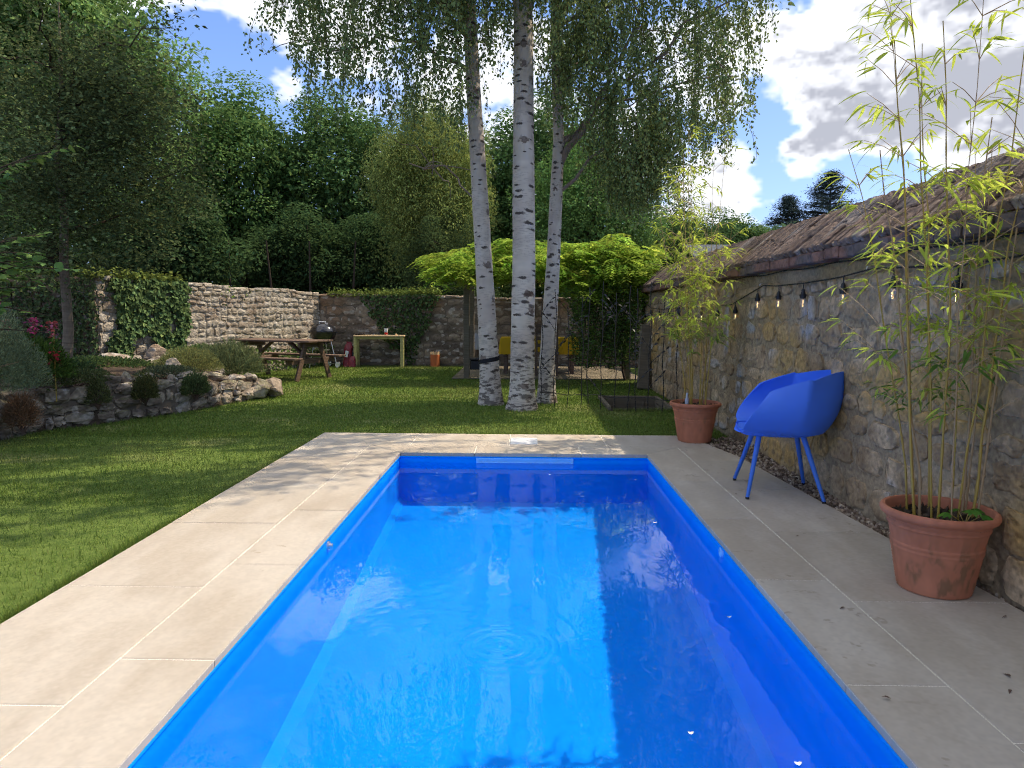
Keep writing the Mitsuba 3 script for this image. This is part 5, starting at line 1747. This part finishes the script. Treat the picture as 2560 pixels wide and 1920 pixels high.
# ------------------------------------------------------------------ pergola and what stands in its shade
t = thing('pergola', 'timber pergola under the wisteria at the end of the lawn', 'pergola')
for x, y in ((-1.14, 13.95), (2.0, 13.9), (-1.25, 16.75), (1.95, 16.7)):
    put('post', box(.115, .115, 2.02, (x, y, .98), b=.008), 'grey_wood', t)
for y in (13.95, 16.72):
    put('beam', beam((-1.55, y, 2.03), (2.45, y, 2.03), .06, .14), 'grey_wood', t)
for x in np.linspace(-1.3, 2.2, 8):
    put('rafter', beam((x, 13.45, 2.145), (x, 17.0, 2.145), .045, .09), 'grey_wood', t)
dk = thing('deck', 'low weathered plank deck under the pergola', 'deck')
for i in range(22):
    y = 13.86 + .148 * i
    put('plank', box(3.75, .138, .028, (.45, y + .07, -.012), b=.003), 'grey_wood', dk)
t = thing('dining_table', 'dark wooden table under a yellow cloth in the shade of the pergola', 'table')
put('table_top', box(1.55, .80, .03, (.30, 15.25, .735), b=.005), 'brown_wood', t)
for x, y in ((-.40, 14.92), (1.0, 14.92), (-.40, 15.58), (1.0, 15.58)):
    put('leg', box(.075, .075, .72, (x, y, .36), b=.006), 'brown_wood', t)


def cloth():
    n = 160
    P = []
    hx, hy = .80, .425
    per = np.linspace(0, 1, n, endpoint=False) * 4
    rows = []
    for k, (drop, outw) in enumerate(((0, -.03), (0, 0), (.02, .012), (.12, .02), (.24, .03), (.34, .04))):
        row = []
        for p in per:
            s, q = int(p), p - int(p)
            x, y = [(-hx + 2 * hx * q, -hy), (hx, -hy + 2 * hy * q), (hx - 2 * hx * q, hy), (-hx, hy - 2 * hy * q)][s]
            o = np.array([(0, -1), (1, 0), (0, 1), (-1, 0)][s], float)
            w = outw + (.012 * math.sin(p * 26) + .009 * math.sin(p * 11 + 1)) * min(1, drop * 6)
            row.append([.30 + x + o[0] * w, 15.25 + y + o[1] * w, .757 - drop])
        rows.append(row)
    v = np.array(rows).reshape(-1, 3)
    f = []
    for k in range(5):
        for i in range(n):
            j = (i + 1) % n
            f += [[k * n + i, (k + 1) * n + i, (k + 1) * n + j], [k * n + i, (k + 1) * n + j, k * n + j]]
    v = np.vstack([v, [[.30, 15.25, .757]]])
    for i in range(n):
        f.append([i, (i + 1) % n, len(v) - 1])
    return v, np.array(f)


alone('tablecloth', cloth(), 'yellow_cloth', 'mustard yellow cloth draped over the table under the pergola', 'tablecloth', smooth=40)
t = thing('garden_chair', 'dark red brown wooden chair before the yellow table, behind the right birch', 'chair')
for x in (.24, .66):
    put('back_post', box(.045, .05, 1.06, (x, 14.45, .53), b=.005), 'brown_wood', t)
    put('leg', box(.045, .05, .44, (x, 14.85, .22), b=.005), 'brown_wood', t)
put('seat', box(.48, .46, .035, (.45, 14.65, .455), b=.006), 'brown_wood', t)
for z in (.62, .76, .90, 1.02):
    put('slat', box(.40, .022, .07, (.45, 14.45, z), b=.004), 'brown_wood', t)
t = thing('meter_box', 'pale grey meter box on the back wall behind the left birch', 'box')
put('case', box(.38, .10, .40, (-1.02, 17.18, .58), b=.012), 'grey_panel', t)
put('conduit', tube([(-.93, 17.16, .78), (-.95, 17.15, .9), (-.99, 17.16, 1.02)], .010, 8), 'white_plastic', t)
put('switch', box(.07, .05, .07, (-1.0, 17.17, 1.06), b=.008), 'white_plastic', t)
t = thing('storage_tub', 'black plastic tub on the deck by the pergola post', 'tub')
put('body', join([box(.46, .36, .24, (-1.0, 16.1, .10), b=.03)]), 'black_plastic', t)
put('lid', box(.50, .40, .03, (-1.0, 16.1, .23), b=.012), 'black_plastic', t)
t = thing('fairy_lights', 'string of tiny lit bulbs hanging under the pergola beam', 'string lights')
q = np.linspace(-1.05, 2.2, 40)
lz = 1.90 - .07 * np.abs(np.sin(q * 2.6))
put('cable', tube(np.stack([q, 0 * q + 14.1, lz], 1), .004, 5), 'black_plastic', t)
sb = []
for x in np.linspace(-.95, 2.05, 13):
    z = float(np.interp(x, q, lz)) - .05
    k = put('bulb', lathe([(0, .03), (.012, .02), (.016, 0), (.010, -.016), (0, -.02)], (x, 14.1, z), 10), 'filament', t, smooth=True)
    scene[k]['emitter'] = {'type': 'area', 'radiance': rgb(3.4, 2.9, 2.1)}

# outbuilding beyond the long wall
t = thing('outbuilding', 'low outbuilding with a grey slate roof just beyond the end of the long wall', 'building')
put('wall', box(5.2, 5.0, 2.2, (6.6, 17.3, 1.0), b=.01), 'house_brick', t)
put('fascia', box(5.5, .04, .14, (6.6, 14.62, 2.12), b=.004), 'red_bag', t)
v, f = box(5.6, 3.2, .05, (6.6, 16.0, 2.45), x=.30, b=.006)
put('roof', (v, f), 'slate_grey', t)

# ------------------------------------------------------------------ rockery
def rock(rng, at, r, squash=.75, cut=9):
    ico = trimesh.creation.icosphere(subdivisions=3)
    v = np.array(ico.vertices)
    for _ in range(cut + 7):        # planes that break the round form
        d = unit(rng.normal(0, 1, 3))
        h = rng.uniform(.52, .82)
        k = v @ d - h
        v = v - np.where(k > 0, k, 0)[:, None] * d
    v = v * (1 + .30 * (meshkit.fbm(v * 3.5 + rng.uniform(0, 50), 4, 1) - .5))[:, None]
    v = v * np.asarray(r) * [1, 1, squash]
    return rot(v, rng.uniform(0, 6.28), rng.normal(0, .12), rng.normal(0, .12)) + np.asarray(at), np.asarray(ico.faces)


rng = np.random.default_rng(700)
t = thing('rockery_wall', 'low dry stone wall of rough brown rocks holding the raised bed', 'rock wall')
S = np.concatenate([[0], np.cumsum(np.linalg.norm(np.diff(ROCK, axis=0), axis=1))])


def rock_line(s):
    return np.array([np.interp(s, S, ROCK[:, 0]), np.interp(s, S, ROCK[:, 1])])


def bank_top(s):
    return float(np.interp(s, [0, 3.0, 4.6, 5.6, 6.6], [.46, .46, .38, .30, .24]))


for i in range(len(ROCK) - 1):
    p0, p1 = ROCK[i], ROCK[i + 1]
    L = S[i + 1] - S[i]
    v, f = wall_core(L + .05, lambda u: bank_top(S[i] + u) - .03, .45, -.1, 12, 40 + i)
    put('fill', (to_wall(v, p0, p1), f), 'mortar_brown', t)
    for r in stone_courses(rng, L, lambda u: bank_top(S[i] + u), (.10, .20), (.16, .42), -.02, .018):
        v, f = stone_block(rng, *r, rng.uniform(.035, .08), .4, .016)
        v[:, 2] += .02 * np.sin(v[:, 0] * 5 + i * 2 + v[:, 2] * 8)
        put('stone', (to_wall(v, p0, p1), f), 'rock_face', t, smooth=30)
s = 0.1
while s < S[-1] - .1:
    w = rng.uniform(.13, .30)
    c = rock_line(s + w / 2)
    if rng.uniform() < .8:
        put('top_rock', rock(rng, (c[0] - .10 + rng.normal(0, .04), c[1] + rng.normal(0, .03), bank_top(s) + .03), (w * .62, w * .5, rng.uniform(.05, .11)), 1.0), 'rock_face', t, smooth=30)
    s += w * .9
alone('boulder', rock(rng, (-4.02, 10.55, .12), (.36, .27, .24), 1.0), 'rock_face', 'big dark boulder ending the low rock wall on the lawn', 'boulder', smooth=32)
alone('boulder', rock(rng, (-3.86, 10.72, .14), (.24, .22, .20), 1.0), 'stone_brown', 'pale rounded boulder at the very end of the low rock wall', 'boulder', smooth=32)
for lab, at, r in [('flat brown rock tilted in the bed below the sunlit ivy', (-5.75, 10.9, .46), (.36, .22, .12)), ('jagged brown rock standing up in the bed behind the low rock wall', (-5.0, 10.0, .42), (.20, .16, .24)),
                   ('pile stone under the gap in the sunlit ivy', (-6.2, 11.9, .52), (.26, .2, .2)), ('small pale rock at the foot of the bare wall end', (-6.85, 11.6, .48), (.3, .2, .16)), ('dark rock in the bed near the picnic table', (-5.0, 11.3, .28), (.26, .2, .18))]:
    alone('rock', rock(rng, at, r, 1.0), 'stone_brown' if 'pale' in lab or 'pile' in lab else 'rock_face', lab, 'rock', smooth=32)


def mound(name, label, cat, at, r, n, L, W, col, seed, up=.6, bsdf='leaf', style='card', stems=True):
    g = np.random.default_rng(seed)
    t = thing(name, label, cat)
    d = unit(g.normal(0, 1, (n, 3)))
    d[:, 2] = np.abs(d[:, 2])
    q = d * (g.uniform(.35, 1, (n, 1)) ** .5)
    q *= (1 + .5 * (meshkit.fbm(d * 3 + seed, 3, seed) - .5))[:, None]
    P = np.asarray(at) + q * np.asarray(r)
    ax = d * .9 + g.normal(0, .45, (n, 3)) + [0, 0, up]
    nr = g.normal(0, 1, (n, 3)) + d
    c = tint(g, n, col, .28, .1)
    put_leaves('foliage', leaf_cards(P, ax, nr, L * g.uniform(.6, 1.3, n), W * g.uniform(.7, 1.2, n), c) if style == 'card' else blade_leaves(P, ax, nr, L * g.uniform(.6, 1.3, n), W * g.uniform(.7, 1.2, n), c, .8, 4), t, bsdf)
    if stems:
        at = np.asarray(at, float)
        put('stem', join([tube([at + [0, 0, -.08], at + d[i] * np.asarray(r) * .5, at + d[i] * np.asarray(r) * .85], [.008, .005, .003], 4) for i in range(14)]), 'bark_brown', t)
    return t


mound('rosemary_bush', 'dense grey green rosemary bush at the left edge of the lawn', 'bush', (-5.02, 6.35, .55), (.55, .6, .78), 30000, .036, .007, (.16, .205, .12), 710)
mound('broom_bush', 'green leafy plant behind the rosemary bush', 'plant', (-5.3, 7.5, .55), (.4, .4, .45), 3000, .06, .018, (.07, .12, .025), 711)
mound('sedum', 'yellow green cushion plant in the sun on the rockery', 'plant', (-5.05, 10.55, .38), (.48, .42, .34), 7500, .045, .010, (.23, .245, .09), 712)
mound('lavender', 'loose grey green grassy clump right of the yellow cushion plant', 'plant', (-4.95, 11.75, .25), (.55, .45, .46), 5200, .13, .010, (.15, .18, .08), 713, style='blade')
mound('trailing_plant', 'dark green clump trailing over the middle of the low rock wall', 'plant', (-4.30, 9.15, .20), (.14, .26, .26), 3000, .05, .012, (.10, .135, .05), 714)
mound('trailing_plant', 'brownish green strand hanging down the low rock wall, left of the dark clump', 'plant', (-4.58, 8.45, .22), (.12, .18, .30), 2200, .045, .012, (.10, .11, .04), 715)
mound('trailing_plant', 'thin olive tuft growing on the face of the low rock wall, nearest the rosemary', 'plant', (-4.86, 7.95, .22), (.12, .14, .26), 1300, .05, .010, (.12, .14, .055), 716)
mound('ground_ivy', 'low bright leaves at the foot of the bare wall end', 'plant', (-6.3, 10.4, .42), (.8, .5, .16), 2600, .045, .032, (.10, .15, .05), 717)
mound('fern', 'low dark leaves at the foot of the slim tree', 'plant', (-6.5, 9.2, .40), (.9, .6, .25), 3000, .06, .035, (.06, .095, .035), 718)
mound('valerian', 'leafy green plant on the rockery beside the picnic table', 'plant', (-5.7, 12.4, .25), (.6, .5, .40), 3600, .08, .028, (.13, .19, .06), 719)
mound('dry_grass', 'tuft of dry brown grass at the foot of the rosemary bush', 'plant', (-5.02, 6.95, .12), (.09, .12, .26), 900, .14, .006, (.20, .12, .07), 720, style='blade', bsdf='leaf')

mound('moss_cushion', 'low moss and thyme along the top of the rock wall beside the rosemary', 'plant', (-5.15, 8.0, .46), (.35, .55, .12), 3800, .035, .014, (.10, .12, .045), 721)
mound('thyme', 'low grey green mat on top of the rock wall behind the dark clump', 'plant', (-4.75, 9.3, .42), (.35, .5, .12), 3200, .035, .014, (.12, .14, .07), 722)
rng = np.random.default_rng(730)
for lab, at, h, col, m in [('deep pink flower spike at the left edge above the rosemary bush', (-5.55, 7.35, .55), .78, (.38, .05, .13), 45), ('dark pink flower spike second from the left edge', (-5.42, 7.3, .55), .58, (.42, .04, .14), 40),
                           ('magenta flower spike just left of the coral one', (-5.28, 7.55, .55), .60, (.5, .06, .17), 55), ('tall coral and pink flower spike before the dark ivy', (-5.10, 7.6, .55), .56, (.5, .11, .09), 55), ('low red flower head above the rocks', (-5.0, 7.45, .5), .30, (.42, .04, .06), 26)]:
    t = thing('snapdragon', lab, 'flower')
    at = np.array(at)
    put('stem', tube([at + [0, 0, -.2], at + [0, 0, h * .5], at + [0.02, 0, h]], .005, 5), 'cane', t)
    P = at + np.stack([rng.normal(0.01, .026, m), rng.normal(0, .026, m), h - np.abs(rng.normal(0, .09, m)) + .04], 1)
    a = rng.uniform(0, 6.28, m)
    c = tint(rng, m, col, .25, .15)
    if 'coral' in lab:
        c[: m // 2] = tint(rng, m // 2, (.5, .17, .22), .2)
    put_leaves('blossom', blade_leaves(P, np.stack([np.cos(a), np.sin(a), rng.normal(.1, .5, m)], 1), rng.normal(0, .6, (m, 3)) + [0, 0, 1], np.full(m, .042), np.full(m, .034), c, .6, 4), t)
    n = 30
    a = rng.uniform(0, 6.28, n)
    put_leaves('foliage', leaf_cards(at + np.stack([rng.normal(0, .02, n), rng.normal(0, .02, n), rng.uniform(-.1, h * .8, n)], 1), np.stack([np.cos(a), np.sin(a), rng.uniform(.1, .8, n)], 1), rng.normal(0, .4, (n, 3)) + [0, 0, 1], np.full(n, .07), np.full(n, .016), tint(rng, n, (.08, .14, .035))), t)

# dry leaves blown onto the paving
rng = np.random.default_rng(740)
for lab, x, y in [('curled brown leaf on the paving right of the near pot', 2.05, 2.93), ('dark curled leaf on the paving at the lower right', 1.72, 2.42), ('second dark curled leaf below the first at the lower right', 1.66, 2.33), ('brown leaf on the coping stone at the lower right', 1.22, 2.26),
                  ('small dark leaf between the chair and the near pot', 1.58, 4.0), ('tiny dark leaf beside the front leg of the armchair', 1.50, 4.95), ('small dark leaf on the paving before the near pot', 1.40, 3.0), ('dark speck of leaf near the far pot', 1.52, 6.55)]:
    L = rng.uniform(.016, .030)
    v, f, c = blade_leaves(np.array([[x, y, .006]]), np.array([[rng.normal(), rng.normal(), .25]]), np.array([[0, 0, 1.0]]), np.array([L]), np.array([L * .5]), np.array([[.07, .04, .022]]), 1.2, 6)
    alone('dead_leaf', (v, f), 'bark_brown', lab, 'leaf')
